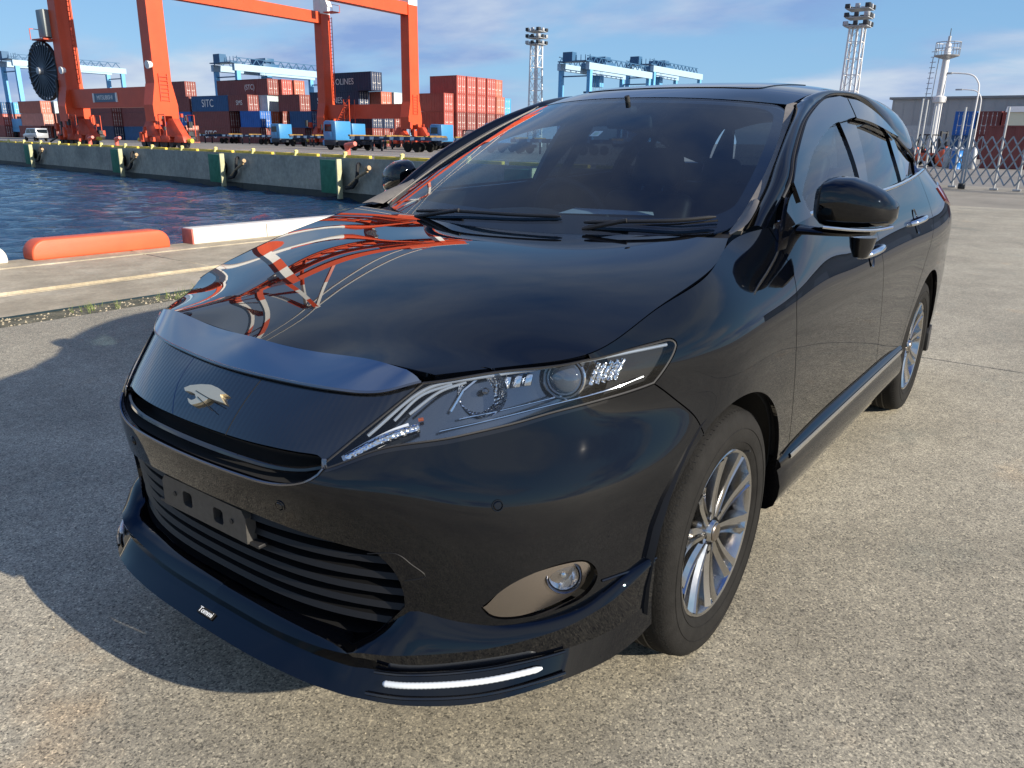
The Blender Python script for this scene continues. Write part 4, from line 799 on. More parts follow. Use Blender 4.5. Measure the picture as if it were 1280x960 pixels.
def aggregate(name,stops,scale,stones,amount):
    """concrete with the stones showing: cells of random tone over a mottled base, plus stains"""
    m=noise_mat(name,stops,scale,.9,9,fine=[(2.0,.84,1.08,.32,.66),(17,.88,1.10,.35,.65),(.23,.86,1.06,.35,.62)],bump=.22,bscale=240); nt=m.node_tree; b=nt.nodes['Principled BSDF']; src=b.inputs['Base Color'].links[0].from_socket
    t=[n for n in nt.nodes if n.type=='TEX_COORD'][0]; col=src
    for sc,lo,hi in stones:
        v=N(nt,'ShaderNodeTexVoronoi',i_Scale=sc); v.inputs['Randomness'].default_value=1; nt.links.new(t.outputs['Object'],v.inputs['Vector'])
        s_=N(nt,'ShaderNodeSeparateColor'); nt.links.new(v.outputs['Color'],s_.inputs[0]); r=N(nt,'ShaderNodeValToRGB'); cr=r.color_ramp; cr.elements[0].position=.0; cr.elements[0].color=(lo,lo,lo*1.03,1); cr.elements[1].position=1.; cr.elements[1].color=(hi*1.02,hi,hi*.96,1); e=cr.elements.new(.30); e.color=(.93,.93,.93,1); e=cr.elements.new(.78); e.color=(1.03,1.02,1.0,1)
        nt.links.new(s_.outputs[0],r.inputs[0]); mx=N(nt,'ShaderNodeMixRGB',blend_type='MULTIPLY'); mx.inputs[0].default_value=amount; nt.links.new(col,mx.inputs[1]); nt.links.new(r.outputs[0],mx.inputs[2]); col=mx.outputs[0]
    n=N(nt,'ShaderNodeTexNoise',i_Scale=1.1,i_Detail=6.,i_Roughness=.65); nt.links.new(t.outputs['Object'],n.inputs['Vector']); r=N(nt,'ShaderNodeValToRGB'); cr=r.color_ramp   # rusty and damp stains
    cr.elements[0].position=.30; cr.elements[0].color=(.86,.92,.96,1); cr.elements[1].position=.72; cr.elements[1].color=(1.07,.95,.84,1); e=cr.elements.new(.42); e.color=(1,1,1,1); e=cr.elements.new(.60); e.color=(1,1,1,1)
    nt.links.new(n.outputs[0],r.inputs[0]); mx=N(nt,'ShaderNodeMixRGB',blend_type='MULTIPLY'); mx.inputs[0].default_value=1; nt.links.new(col,mx.inputs[1]); nt.links.new(r.outputs[0],mx.inputs[2]); col=mx.outputs[0]
    nt.links.new(col,b.inputs['Base Color']); return m
CONC=aggregate('exposed_aggregate_concrete',[(.30,(.285,.258,.20)),(.5,(.345,.315,.245)),(.72,(.40,.368,.292))],.55,[(185,.36,1.62),(320,.55,1.4)],1.)
APRON=noise_mat('quay_apron_concrete',[(.25,(.26,.22,.155)),(.5,(.37,.315,.225)),(.75,(.48,.42,.32))],1.4,.9,9,fine=[(30,.8,1.1,.3,.7),(4,.85,1.1,.35,.65)],bump=.3,bscale=60)
WEED=noise_mat('mossy_dirt',[(.3,(.05,.05,.03)),(.5,(.12,.11,.07)),(.7,(.20,.18,.12))],9,.95,8,fine=[(60,.5,1.3,.35,.65)],bump=1.,bscale=50)
RUST=noise_mat('rust_stained_concrete',[(.3,(.25,.185,.105)),(.5,(.34,.28,.185)),(.75,(.44,.38,.28))],3,.9)
YARD=noise_mat('yard_asphalt',[(.3,(.16,.15,.135)),(.5,(.20,.185,.165)),(.7,(.25,.235,.205))],.12,.95,8,fine=[(1.3,.85,1.1,.3,.7)])
GRAVEL=noise_mat('worn_gravel_road',[(.3,(.20,.18,.145)),(.5,(.25,.225,.18)),(.7,(.30,.27,.22))],.7,.95,8,fine=[(40,.7,1.15,.35,.65)])
QWALL=noise_mat('quay_wall_concrete',[(.3,(.25,.245,.20)),(.5,(.35,.335,.27)),(.7,(.44,.41,.32))],.35,.9,9,fine=[(3,.75,1.1,.3,.7)])
WETBAND=noise_mat('wet_weed_band',[(.3,(.018,.022,.018)),(.6,(.04,.042,.032))],1.5,.6,8)
SEABED=mat('seabed',(.01,.02,.025),rough=1)
ORG=mat('crane_orange',(.60,.072,.020),rough=.42,var=.10,vscale=.5)
ORGD=mat('crane_machinery_red',(.50,.06,.022),rough=.5,var=.25,vscale=1.5)
CRW=mat('crane_white',(.78,.77,.74),rough=.45,var=.06,vscale=.6)
STEELB=mat('dark_steel',(.03,.033,.036),rough=.55,var=.3,vscale=3)
GREY=mat('galvanised_grey',(.40,.41,.42),rough=.45,metal=.35,var=.12,vscale=4)
YEL=mat('kerb_yellow',(.62,.45,.05),rough=.6,var=.22,vscale=2.2)
WHT=mat('paint_white',(.78,.76,.72),rough=.55,var=.06,vscale=3)
RTG=mat('gantry_blue',(.12,.36,.62),rough=.5,var=.1,vscale=.7)
RTGD=mat('gantry_dark_blue',(.03,.10,.20),rough=.5)
RTGW=mat('gantry_pale',(.30,.44,.56),rough=.5)
# --- ground: near quay (in strips), land behind, water
EDGE=-8.12; WX=lambda y:-33.0+.105*(y+8)       # near quay edge (y) and the far quay wall (x as a function of y)
def flat(name,pts,z,m,kind='structure'): return raw(name,[(x,y,z) for x,y in pts],[tuple(range(len(pts)))],m,None,smooth=False,kind=kind)
# slab joints are real gaps in the pavement: slabs are laid as separate pieces
YS=[-4.80,60.0]; XS=[-20.6,-12.3,-3.95,60.0]
pav=flat('ground',[(-20.6,-4.80),(700,-4.80),(700,900),(-20.6,900)],-.010,CONC)
for i in range(len(XS)-1):
    for j in range(len(YS)-1):
        g=.004; x0,x1,y0,y1=XS[i]+g,XS[i+1]-g,YS[j]+g,YS[j+1]-g
        s=MB().box((x0,y0,-.009),(x1,y1,0.0)).build('pavement_slab',CONC,pav,bevel=.003,seg=1)
flat('weed_joint',[(-33,-5.15),(400,-5.15),(400,-4.80),(-33,-4.80)],-.012,WEED)
flat('quay_apron',[(-33,-6.03),(400,-6.03),(400,-5.15),(-33,-5.15)],.004,APRON)
flat('rail_groove',[(-33,-6.20),(400,-6.20),(400,-6.03),(-33,-6.03)],-.02,RUST)
m_=MB()
for y in (-6.03,-6.20): m_.box((-33,y-.012,-.02),(400,y+.012,.009))
m_.build('groove_edging',APRON,None,kind='structure')
cop=MB()
CX=[-33]+[x for x in np.arange(-30,42,3.0)]+[400]
cope0=flat('quay_cope',[(-33,EDGE+.02),(400,EDGE+.02),(400,-6.21),(-33,-6.21)],-.006,APRON)
for a,b in zip(CX[:-1],CX[1:]):
    MB().box((a+.006,EDGE+.55,-.03),(b-.006,-6.225,.004)).build('cope_slab',APRON,cope0,bevel=.006,seg=1)
    MB().box((a+.006,EDGE,-.4),(b-.006,EDGE+.54,.014)).build('cope_stone',APRON,cope0,bevel=.012,seg=1)
MB().box((-33,EDGE+.03,-6),(400,EDGE+.10,-.40)).build('near_quay_wall',QWALL,None,kind='structure')
# land behind the car and beyond the basin (the terminal)
flat('gravel_road',[(-33.0,-8),(-20.6,-8),(-20.6,900),(-33.0,900)],-.014,GRAVEL)
ys=[-900,-400,-127,-8]
flat('terminal_yard',[(WX(-900),-900),(WX(-8),-8),(-33.0,900),(-5000,900),(-5000,-900)],-.016,YARD)
flat('seabed',[(-500,-5000),(5000,-5000),(5000,-7.85),(-500,-7.85)],-9,SEABED)
# water: a wave-displaced sheet in the basin, flat sheet farther out
WATER,nt,b=new_mat('sea_water'); b.inputs['Base Color'].default_value=(.004,.034,.085,1); b.inputs['Roughness'].default_value=.05; b.inputs['IOR'].default_value=1.333; b.inputs['Specular IOR Level'].default_value=.5
t=N(nt,'ShaderNodeTexCoord'); mp=N(nt,'ShaderNodeMapping'); mp.inputs['Rotation'].default_value=(0,0,rad(25)); mp.inputs['Scale'].default_value=(1,1.9,1); nt.links.new(t.outputs['Object'],mp.inputs[0])
n1=N(nt,'ShaderNodeTexNoise',i_Scale=1.1,i_Detail=6.,i_Roughness=.62,i_Distortion=.5); n2=N(nt,'ShaderNodeTexNoise',i_Scale=3.2,i_Detail=3.,i_Roughness=.6)
for n_ in (n1,n2): nt.links.new(mp.outputs[0],n_.inputs['Vector'])
bp=N(nt,'ShaderNodeBump',i_Strength=1.,i_Distance=.50); nt.links.new(n1.outputs[0],bp.inputs['Height']); bp2=N(nt,'ShaderNodeBump',i_Strength=.8,i_Distance=.08); nt.links.new(n2.outputs[0],bp2.inputs['Height']); nt.links.new(bp.outputs[0],bp2.inputs['Normal']); nt.links.new(bp2.outputs[0],b.inputs['Normal'])
gx,gy=150,260; X_=np.linspace(-50,25,gx); Yg=-8.0-np.linspace(0,1,gy)**1.5*150; XX,YY=np.meshgrid(X_,Yg); rs_=np.random.RandomState(3); ZZ=np.zeros_like(XX)
for k in range(26):
    L=rs_.uniform(1.2,7); a=rs_.normal(rad(65),.55); ZZ+=.0085*L**.75*np.sin((XX*cos(a)+YY*sin(a))*2*pi/L+rs_.uniform(0,6.28))
V=np.stack([XX,YY,-2.84+ZZ],-1).reshape(-1,3); F=[(i*gx+j,(i+1)*gx+j,(i+1)*gx+j+1,i*gx+j+1) for i in range(gy-1) for j in range(gx-1)]
raw('water',V,F,WATER,None,kind='structure')
flat('open_water',[(-500,-5000),(5000,-5000),(5000,-7.85),(25.2,-7.85),(25.2,-158),(-500,-158)],-2.9,WATER)
# grass and weeds growing in the joint
GRASS=mat('grass_green',(.10,.13,.035),rough=.8,var=.5,vscale=20); rg=random.Random(11); V=[];F=[]
for k in range(900):
    x=rg.uniform(-5.5,4.0); y=-4.98+rg.gauss(0,.08)
    if sin(x*2.1)+.8*sin(x*5.3+1)+rg.uniform(-.8,.8)<.2: continue
    for j in range(rg.randint(2,5)):
        h_=rg.uniform(.02,.075); a=rg.uniform(0,6.28); dx,dy=cos(a)*.35*h_,sin(a)*.35*h_; px,py=-dy*.10+rg.uniform(-.02,.02),dx*.1+rg.uniform(-.02,.02); b_=len(V)
        V+=[(x+px-.003,y+py,-.012),(x+px+.003,y+py,-.012),(x+px+dx,y+py+dy,-.012+h_)]; F.append((b_,b_+1,b_+2))
raw('joint_weeds',V,F,GRASS,None,smooth=False,kind='stuff')
V=[];F=[]
for k in range(1600):   # grit lying in the joint and on the pavement
    x=rg.uniform(-5.5,4.0); y=-4.98+rg.gauss(0,.12) if k%3 else rg.uniform(-4.7,3); s_=rg.uniform(.004,.013) if k%3 else rg.uniform(.002,.005); b_=len(V)
    V+=[(x+s_*a,y+s_*b2,(-.012 if k%3 else 0)+s_*c_) for a,b2,c_ in ((1,0,0),(-.5,.9,0),(-.5,-.9,0),(0,0,.9))]; F+=[(b_,b_+1,b_+3),(b_+1,b_+2,b_+3),(b_+2,b_,b_+3)]
raw('grit',V,F,APRON,None,smooth=False,kind='stuff')
# --- kerb blocks on the near edge
def kerb(x0,x1,h,w,m_,label,end=None,rnd=True):
    n=8; r=min(h*.9,.16) if rnd else .012; y0=EDGE-.02
    prof=[(x0,.0),(x1,.0)]+[(x1-r+r*cos(t),h-r+r*sin(t)) for t in np.linspace(0,pi/2,n)]+[(x0+r+r*cos(t),h-r+r*sin(t)) for t in np.linspace(pi/2,pi,n)]
    o=MB().prism(prof,y0,y0+w).build('kerb_block',m_,None,bevel=.022,seg=3); o.location.z=.012; tag(o,label,'kerb block'); return o
ORK=mat('kerb_orange',(.62,.095,.034),rough=.5,var=.07,vscale=6,bump=.1,bscale=60)
WHK=mat('kerb_white',(.62,.59,.53),rough=.55,var=.07,vscale=5,bump=.1,bscale=60)
PNK=mat('kerb_faded_red',(.50,.12,.09),rough=.6,var=.2,vscale=8)
kerb(-3.52,-1.88,.225,.26,ORK,'orange rubber kerb block with rounded ends on the quay edge')
kb=kerb(-9.3,-3.86,.205,.24,WHK,'long white kerb block with a pink end, running behind the car bonnet',rnd=False)
m_=MB().box((-3.865,EDGE-.018,.010),(-3.84,EDGE+.218,.206)).build('end_face',PNK,kb,bevel=.004)
m_.location.z=-.012
for x in (-5.0,-6.1,-7.3): MB().box((x-.006,EDGE+.216,.01),(x+.006,EDGE+.2225,.19)).build('block_seam',TRIM,kb)
kerb(-1.64,3.6,.205,.24,WHK,'white kerb block left of the orange one, cut by the picture edge')
# --- the far quay wall, its fenders, yellow kerb and bollards
fw=empty('far_quay_wall',(0,0,0)); fw['kind']='structure'
def wallpt(y,d=0,z=0): return (WX(y)+d*.9945,y-d*.104,z)
seg=[-8-12*k for k in range(0,40)]
for a,b in zip(seg[:-1],seg[1:]):
    A,B=wallpt(a,-.4),wallpt(b,-.4); A1,B1=wallpt(a-.02,0),wallpt(b+.02,0)
    V=[(A1[0],A1[1],-2.35),(B1[0],B1[1],-2.35),(B1[0],B1[1],0),(A1[0],A1[1],0),(A[0],A[1],-2.35),(B[0],B[1],-2.35),(B[0],B[1],0),(A[0],A[1],0)]
    MB().add(V,[(0,1,2,3),(3,2,6,7),(0,3,7,4),(1,5,6,2)]).build('wall_panel',QWALL,fw)
    V=[(A1[0]+.05,A1[1],-6),(B1[0]+.05,B1[1],-6),(B1[0]+.05,B1[1],-2.36),(A1[0]+.05,A1[1],-2.36)]
    raw('wet_band',V+[(v[0]-.3,v[1],-2.36) for v in V[2:]],[(0,1,2,3),(3,2,4,5)],WETBAND,fw,smooth=False)
rw_=Matrix.Rotation(math.atan(.105),4,'Z')   # frame of the far quay: local x seaward, local -y along the wall
FGREEN=noise_mat('fender_green',[(.3,(.015,.12,.06)),(.55,(.03,.17,.09)),(.8,(.06,.20,.12))],2.,.7)
FCREAM=noise_mat('fender_edge',[(.3,(.30,.30,.17)),(.6,(.42,.42,.27)),(.8,(.30,.22,.12))],2.5,.8)
TAN=mat('weathered_bracket',(.36,.25,.14),rough=.8,var=.3,vscale=3)
RUB=mat('black_rubber',(.012,.012,.013),rough=.75)
for k,y in enumerate((-24.5,-42.3,-58.6,-79.0,-105.5,-131.0)):
    f=empty('quay_fender',wallpt(y),['green quay fender hidden by the car on the far wall','green quay fender nearest the car on the far wall, behind the bonnet','green quay fender on the far wall below the right seaside crane leg','green quay fender on the far wall below the crane sill beam','green quay fender on the far wall below the cable reel','green quay fender at the far left of the wall, cut by the picture edge'][k],'quay fender',rz=-math.atan(.105) if False else math.atan(-.105))
    f.rotation_euler=(0,0,-math.atan(.105))
    MB().box((.75,-1.0,-2.40),(.98,.95,-.14)).build('fender_face',FGREEN,f,bevel=.03)
    MB().box((.62,.96,-2.75),(1.02,1.12,-.06)).build('fender_edge',FCREAM,f,bevel=.02)
    MB().cyl((0,-.2,-1.2),(.76,-.2,-1.2),.55,16).build('rubber_cone',RUB,f,smooth=True)
    m_=MB(); m_.tube([(.06,2.3,-.35),(.3,2.5,-.45),(.42,2.6,-.9),(.40,2.45,-1.5),(.42,2.0,-1.9),(.55,1.4,-2.0)],.13,8); m_.build('chain',RUB,f,smooth=True)
    m_=MB(); m_.tube([(.35,1.3,-1.95),(.45,2.6,-1.25),(.40,3.7,-.75)],[.10,.09,.12],8).cyl((.40,3.6,-.62),(.42,3.95,-.55),.16,8); m_.build('bracket',TAN,f,smooth=True)
yk=[]
for k in range(46):
    y=-9.5-3.1*k; p=wallpt(y,-.38); o=MB().box((-.13,-1.30,0),(.13,1.30,.20)).build('yellow_kerb',YEL,None,bevel=.03,seg=1) if k==0 else yk[0].copy()
    if k: COL.objects.link(o)
    o.location=p; o.rotation_euler=(0,0,-math.atan(.105)); tag(o,'low yellow kerb bar along the edge of the far quay','kerb','yellow kerb bars of the far quay'); yk.append(o)
yp=[]
PALEY=mat('pale_yellow_post',(.75,.66,.25),rough=.6)
for k in range(23):
    y=-11.0-6.2*k; p=wallpt(y,-.30); o=MB().lathe([(.20,0),(.17,.06),(.14,.28),(.17,.36),(.10,.42),(0,.43)],n=10).build('edge_marker',PALEY,None,smooth=True) if k==0 else yp[0].copy()
    if k: COL.objects.link(o)
    o.location=p; tag(o,'small pale yellow marker knob on the edge of the far quay','edge marker','marker knobs of the far quay'); yp.append(o)
bol=[]
BOLR=mat('bollard_red',(.60,.13,.10),rough=.5,var=.15,vscale=4)
for y,lab in ((-43.5,'red mooring bollard on the far quay between the trucks and the bonnet'),(-84.6,'red mooring bollard on the far quay beside the right seaside crane leg'),(-92.0,'red mooring bollard on the far quay between the two seaside crane legs')):
    p=wallpt(y,-1.6); b_=empty('mooring_bollard',p,lab,'bollard'); 
    MB().lathe([(.36,0),(.34,.08),(.22,.15),(.19,.75),(.24,.85),(0,.86)],n=16).build('post',BOLR,b_,smooth=True)
    m_=MB(); m_.tube([(0,-.15,.78),(.0,.25,.84),(.1,.95,.95)],[.20,.21,.16],10); m_.build('horn',BOLR,b_,smooth=True)
# inner dark rail line and painted line of the far quay
for d,w,m__,nm in ((-5.2,.25,STEELB,'crane_rail'),(-46,.25,STEELB,'crane_rail'),(-9.5,.18,WHT,'painted_line')):
    A,B=wallpt(-8,d),wallpt(-400,d); raw(nm,[(A[0]-w,A[1],-.006),(A[0]+w,A[1],-.006),(B[0]+w,B[1],-.006),(B[0]-w,B[1],-.006)],[(0,1,2,3)],m__,None,smooth=False,kind='structure')
# ================================================================ ORANGE QUAY CRANE
rdir=Vector((-.04,1,0)).normalized(); gdir=Vector((-1,-.04,0)).normalized()
L2=Vector((-47.4,-83.1,0)); SP,GA=18.2,41.0
L1=L2-rdir*SP; L4=L2+gdir*GA; L3=L1+gdir*GA
crane=empty('quay_crane',(L1+L2+L3+L4)/4,'huge orange container crane with white banded legs straddling the far quay','crane')
off=-crane.location
def cb(name,m__,fn,parent=None,**k):
    mb=MB(); fn(mb); o=mb.build(name,m__,parent or crane,**k)
    if parent is None: o.location=off
    return o
def V3(p,z,r=0,g=0): return Vector((p.x,p.y,z if z<8 else z*.875))+rdir*r+gdir*g
BANDS=[(6.3,22.6,ORG),(22.6,28.5,CRW),(28.5,34.5,ORG),(34.5,40.5,CRW),(40.5,46,ORG)]
for q in (L1,L2,L3,L4):
    lg=None
    for z0,z1,m__ in BANDS:
        w=lambda z:1.85-.006*z
        o=cb('leg' if lg is None else 'leg_section',m__,lambda mb:mb.bar(V3(q,z0-(2.0 if z0<8 else 0)),V3(q,z1),w(z0)*.92,w(z0)*1.12,up=tuple(gdir),w2=w(z1)*.92,h2=w(z1)*1.12))
        if lg is None: lg=o
    # flared foot and bogies
    def foot(mb):
        poly=[(-1.03,6.6),(1.03,6.6),(1.5,4.4),(1.45,2.7),(.75,2.7),(.6,3.3),(-.6,3.3),(-.75,2.7),(-1.45,2.7),(-1.5,4.4)]
        n=len(poly); f=[V3(q,b,-.85,a) for a,b in poly]+[V3(q,b,.85,a) for a,b in poly]; mb.add(f,[tuple(range(n)),tuple(range(2*n-1,n-1,-1))]+[(k,k+n,(k+1)%n+n,(k+1)%n) for k in range(n)])
    cb('leg_foot',ORG,foot)
    for s in (-1,1):
        bg=empty('bogie',V3(q,0,s*2.1)+off); bg.parent=crane; bg.rotation_euler=(0,0,math.atan2(rdir.y,rdir.x))
        MB().prism([(-2.0,1.1),(-1.2,2.0),(-.4,3.0),(.4,3.0),(1.2,2.0),(2.0,1.1)],-.42,.42,axis='y').build('equaliser',ORGD,bg,bevel=.06)
        for t in (-1.25,1.25):
            MB().prism([(t-.95,.55),(t-.7,1.25),(t+.7,1.25),(t+.95,.55)],-.5,.5,axis='y').build('truck_frame',ORGD,bg,bevel=.05)
            for u in (-.55,.55): MB().cyl((t+u,-.2,.42),(t+u,.2,.42),.42,16).build('rail_wheel',STEELB,bg)
            MB().cyl((t,.5,.95),(t,1.35,.95),.32,10).box((t-.4,.52,1.25),(t+.4,1.1,1.7)).build('drive_motor',ORGD if t<0 else STEELB,bg)
        MB().cyl((s*2.3,0,.75),(s*2.9,0,.75),.24,10).build('buffer',YEL,bg)
    rq=random.Random(int(q.x*7+q.y)); 
    for k in range(22):
        r_=rq.uniform(-3.2,3.2); g_=rq.choice((-1,1))*rq.uniform(1.0,1.7); z_=rq.uniform(.4,3.2); sx_,sz_=rq.uniform(.18,.55),rq.uniform(.25,1.1)
        cb('drive_box',rq.choice((ORGD,STEELB,ORGD,ORG)),lambda mb:mb.bar(V3(q,z_,r_,g_),V3(q,z_+sz_,r_,g_),sx_,sx_*.8))
    for k in range(3):
        r_=rq.uniform(-2.5,2.5); g_=rq.choice((-1.4,1.4)); cb('hand_rail',ORGD,lambda mb:(mb.bar(V3(q,1.2,r_,g_),V3(q,3.4,r_,g_),.07),mb.bar(V3(q,3.4,r_,g_),V3(q,3.4,r_+1.2,g_),.07),mb.bar(V3(q,3.4,r_+1.2,g_),V3(q,1.2,r_+1.2,g_),.07)))
# sill beams, portal beams, upper beams
for a,b in ((L1,L2),(L3,L4)):
    cb('sill_beam',ORG,lambda mb:mb.bar(V3(a,5.27,.8),V3(b,5.27,-.8),1.3,2.1))
    cb('side_beam',CRW,lambda mb:mb.bar(V3(a,44.2,1.1),V3(b,44.2,-1.1),1.3,2.0))
for a,b in ((L1,L3),(L2,L4)):
    cb('portal_beam',ORG,lambda mb:mb.bar(V3(a,21.95,0,1.0),V3(b,21.95,0,-1.0),1.3,1.65))
    cb('top_beam',ORG,lambda mb:mb.bar(V3(a,44.6,0,1.0),V3(b,44.6,0,-1.0),1.4,2.2))
    d0,d1=V3(a,23.5,0,1),V3(b,43.0,0,-1); mm_=d0.lerp(d1,.42)
    cb('diagonal_brace',CRW,lambda mb:mb.cyl(d0,mm_,.5,10)); cb('diagonal_brace',ORG,lambda mb:mb.cyl(mm_,d1,.5,10))
# name plate on the seaside sill beam
pl=cb('name_plate',mat('plate_blue_grey',(.05,.11,.17),rough=.4),lambda mb:mb.bar(V3(L1,5.3,6.2,-.68),V3(L1,5.3,10.6,-.68),.10,.95))
for e in (6.0,10.8): cb('plate_edge',WHT,lambda mb:mb.bar(V3(L1,4.8,e,-.70),V3(L1,5.8,e,-.70),.3,.12))
zrot=math.atan2(rdir.y,rdir.x)
text('plate_lettering','MITSUBISHI',.66,WHT,crane,V3(L1,5.29,8.4,-.74)+off,(rad(90),0,zrot),.01)
# ladders, stairs, landings, lamps
def ladder(mb,q,z0,z1,r,g,w=.55):
    for s in (-w/2,w/2): mb.bar(V3(q,z0,r+s,g),V3(q,z1,r+s,g),.08)
    z=z0
    while z<z1: mb.bar(V3(q,z,r-w/2,g),V3(q,z,r+w/2,g),.06); z+=.6
for q in (L1,L3):
    cb('ladder',ORGD,lambda mb:ladder(mb,q,8,22,1.9,0),kind='stuff')
    cb('landing',ORGD,lambda mb:(mb.bar(V3(q,22.8,1.2),V3(q,22.8,3.2),1.6,.12),[mb.bar(V3(q,22.8,3.2,s),V3(q,23.9,3.2,s),.06) for s in (-.8,.8)],mb.bar(V3(q,23.9,3.2,-.8),V3(q,23.9,3.2,.8),.06)))
def stair(mb):
    for s in (-.5,.5): mb.bar(V3(L3,.6,1.6,-1.4+s),V3(L3,6.5,6.2,-1.4+s),.12,.25)
    for k in range(16): mb.bar(V3(L3,.8+.36*k,1.75+.28*k,-1.9),V3(L3,.8+.36*k,1.75+.28*k,-.9),.25,.05)
    for k in range(0,17,4): mb.bar(V3(L3,.8+.36*k,1.75+.28*k,-.9),V3(L3,1.9+.36*k,1.75+.28*k,-.9),.05)
    mb.bar(V3(L3,1.7,1.6,-.9),V3(L3,7.6,6.2,-.9),.05)
cb('stair',ORGD,stair)
def tower(mb):
    for r in (6.2,7.4):
        for g in (-2.2,-1.0): mb.bar(V3(L3,0.2,r,g),V3(L3,8.0,r,g),.10)
    for z in range(1,8):
        mb.bar(V3(L3,z,6.2,-2.2),V3(L3,z+1,7.4,-2.2),.06); mb.bar(V3(L3,z,6.2,-2.2),V3(L3,z,7.4,-2.2),.06)
cb('ladder_tower',ORG,tower)
cb('control_cabin',mat('cabin_grey',(.22,.25,.25),rough=.5),lambda mb:mb.bar(V3(L1,15.6,-.9,-.9),V3(L1,15.6,-2.6,-.9),1.4,3.0),bevel=.08)
cb('cabin_platform',ORGD,lambda mb:(mb.bar(V3(L1,13.6,-.8,-1.0),V3(L1,13.6,-3.6,-1.0),2.0,.15),[mb.bar(V3(L1,13.6,-3.6,s),V3(L1,15.0,-3.6,s),.07) for s in (-2.1,-1,.1)],mb.bar(V3(L1,15,-3.6,-2.1),V3(L1,15,-3.6,.1),.07)))
for q,r in ((L2,.6),(L1,1.0)): cb('floodlight',WHT,lambda mb:mb.cyl(V3(q,9.65,r,-1.0),V3(q,9.6,r,-1.5),.30,12,r2=.42))
# leg ladder cut-outs on the foot face of the right seaside leg
cb('leg_rungs',ORGD,lambda mb:[mb.bar(V3(L2,4.9+.40*k,.93,-.45),V3(L2,4.9+.40*k,.93,.45),.07) for k in range(7)]+[mb.bar(V3(L2,4.8,.93,s),V3(L2,7.6,.93,s),.08) for s in (-.5,.5)])
cb('leg_rungs',ORGD,lambda mb:[mb.bar(V3(L4,4.9+.40*k,.93,-.45),V3(L4,4.9+.40*k,.93,.45),.07) for k in range(7)]+[mb.bar(V3(L4,4.8,.93,s),V3(L4,7.6,.93,s),.08) for s in (-.5,.5)])
# cable reel
rc=Vector((L1.x+1.0,-105.4,8.5))+off; reel=empty('cable_reel',rc); reel.parent=crane; reel.rotation_euler=(0,0,math.atan2(gdir.y,gdir.x)+pi/2)
MB().lathe([(.5,-.12),(3.0,-.10),(3.0,.10),(.5,.12)],axis='y',n=48).build('reel_disc',mat('reel_dark',(.012,.022,.035),rough=.6),reel)
m_=MB()
for k in range(30):
    t=2*pi*k/30; m_.bar((.3*cos(t),.22,.3*sin(t)),(3.2*cos(t),.18,3.2*sin(t)),.09); m_.bar((2.95*cos(t),.2,2.95*sin(t)),(3.38*cos(t),.2,3.38*sin(t)),.24,.12)
m_.build('reel_spokes',mat('reel_steel',(.10,.13,.16),rough=.5,metal=.3),reel,kind='stuff')
MB().lathe([(3.32,-.22),(3.42,-.22),(3.42,.22),(3.32,.22),(3.32,-.22)],axis='y',n=48).build('reel_rim',STEELB,reel)
MB().cyl((0,-.55,0),(0,.8,0),.42,20).build('reel_hub',GREY,reel,bevel=.05)
cb('reel_mast',ORGD,lambda mb:(mb.bar(V3(L1,4.8,-.8,-.5),V3(L1,9.7,-4.2,-.4),.5),mb.bar(V3(L1,9.7,-.8,-.5),V3(L1,9.7,-4.2,-.4),.5)))
cb('cable_guide',STEELB,lambda mb:(mb.tube([V3(L1,8.5,-1.0,-1.2),V3(L1,1.2,-1.3,-1.2),V3(L1,.3,-4.5,-1.2)],.13,6)))
# upper works: boom girder over the water, apex frame, stays, machinery house
MID=(L1+L2)/2; MIDB=(L3+L4)/2
for s in (-3.4,3.4):
    cb('main_girder',ORG,lambda mb:mb.bar(V3(MIDB,43.2,s,24),V3(MID,43.2,s,-3.0),.9,1.7))
    p0=V3(MID,43.5,s,-3.0)
    for k,(f0,f1) in enumerate([(0,.17),(.17,.33),(.33,.5),(.5,.66),(.66,.83),(.83,1)]):
        e0=V3(MID,43.5+46*sin(rad(72))*f0,s,-3.0-46*cos(rad(72))*f0); e1=V3(MID,43.5+46*sin(rad(72))*f1,s,-3.0-46*cos(rad(72))*f1)
        cb('raised_boom',[ORG,CRW][k%2],lambda mb:mb.bar(e0,e1,.8,1.3))
    ap=V3(MID,69,s*.45,3.5); ba=V3(MID,45,s*1.9,.5); bb=V3(MID,45,s*1.6,14)
    cb('apex_frame',ORG,lambda mb:mb.bar(ba,ba.lerp(ap,.35),.9)); cb('apex_frame',CRW,lambda mb:mb.bar(ba.lerp(ap,.35),ba.lerp(ap,.7),.85)); cb('apex_frame',ORG,lambda mb:mb.bar(ba.lerp(ap,.7),ap,.8))
    cb('apex_strut',ORG,lambda mb:mb.bar(bb,bb.lerp(ap,.5),.6)); cb('apex_strut',CRW,lambda mb:mb.bar(bb.lerp(ap,.5),ap,.6))
    e=V3(MIDB,44.5,s,20); cb('back_stay',CRW,lambda mb:mb.cyl(ap,ap.lerp(e,.62),.32,8)); cb('back_stay',ORG,lambda mb:mb.cyl(ap.lerp(e,.62),e,.32,8))
    e=V3(MID,43.5+46*sin(rad(72))*.83,s,-3.0-46*cos(rad(72))*.83); cb('fore_stay',CRW,lambda mb:mb.cyl(ap,e,.28,8))
for k in range(12):
    f=.04+.084*k; z=43.5+46*sin(rad(72))*f; g=-3.0-46*cos(rad(72))*f; cb('boom_tie',ORG if k%2 else CRW,lambda mb:mb.bar(V3(MID,z,-3.4,g),V3(MID,z,3.4,g),.5))
cb('apex_tie',CRW,lambda mb:mb.bar(V3(MID,69,-2,3.5),V3(MID,69,2,3.5),1.1))
cb('apex_tie',ORG,lambda mb:mb.bar(V3(MID,55,-4.6,1.6),V3(MID,55,4.6,1.6),.9))
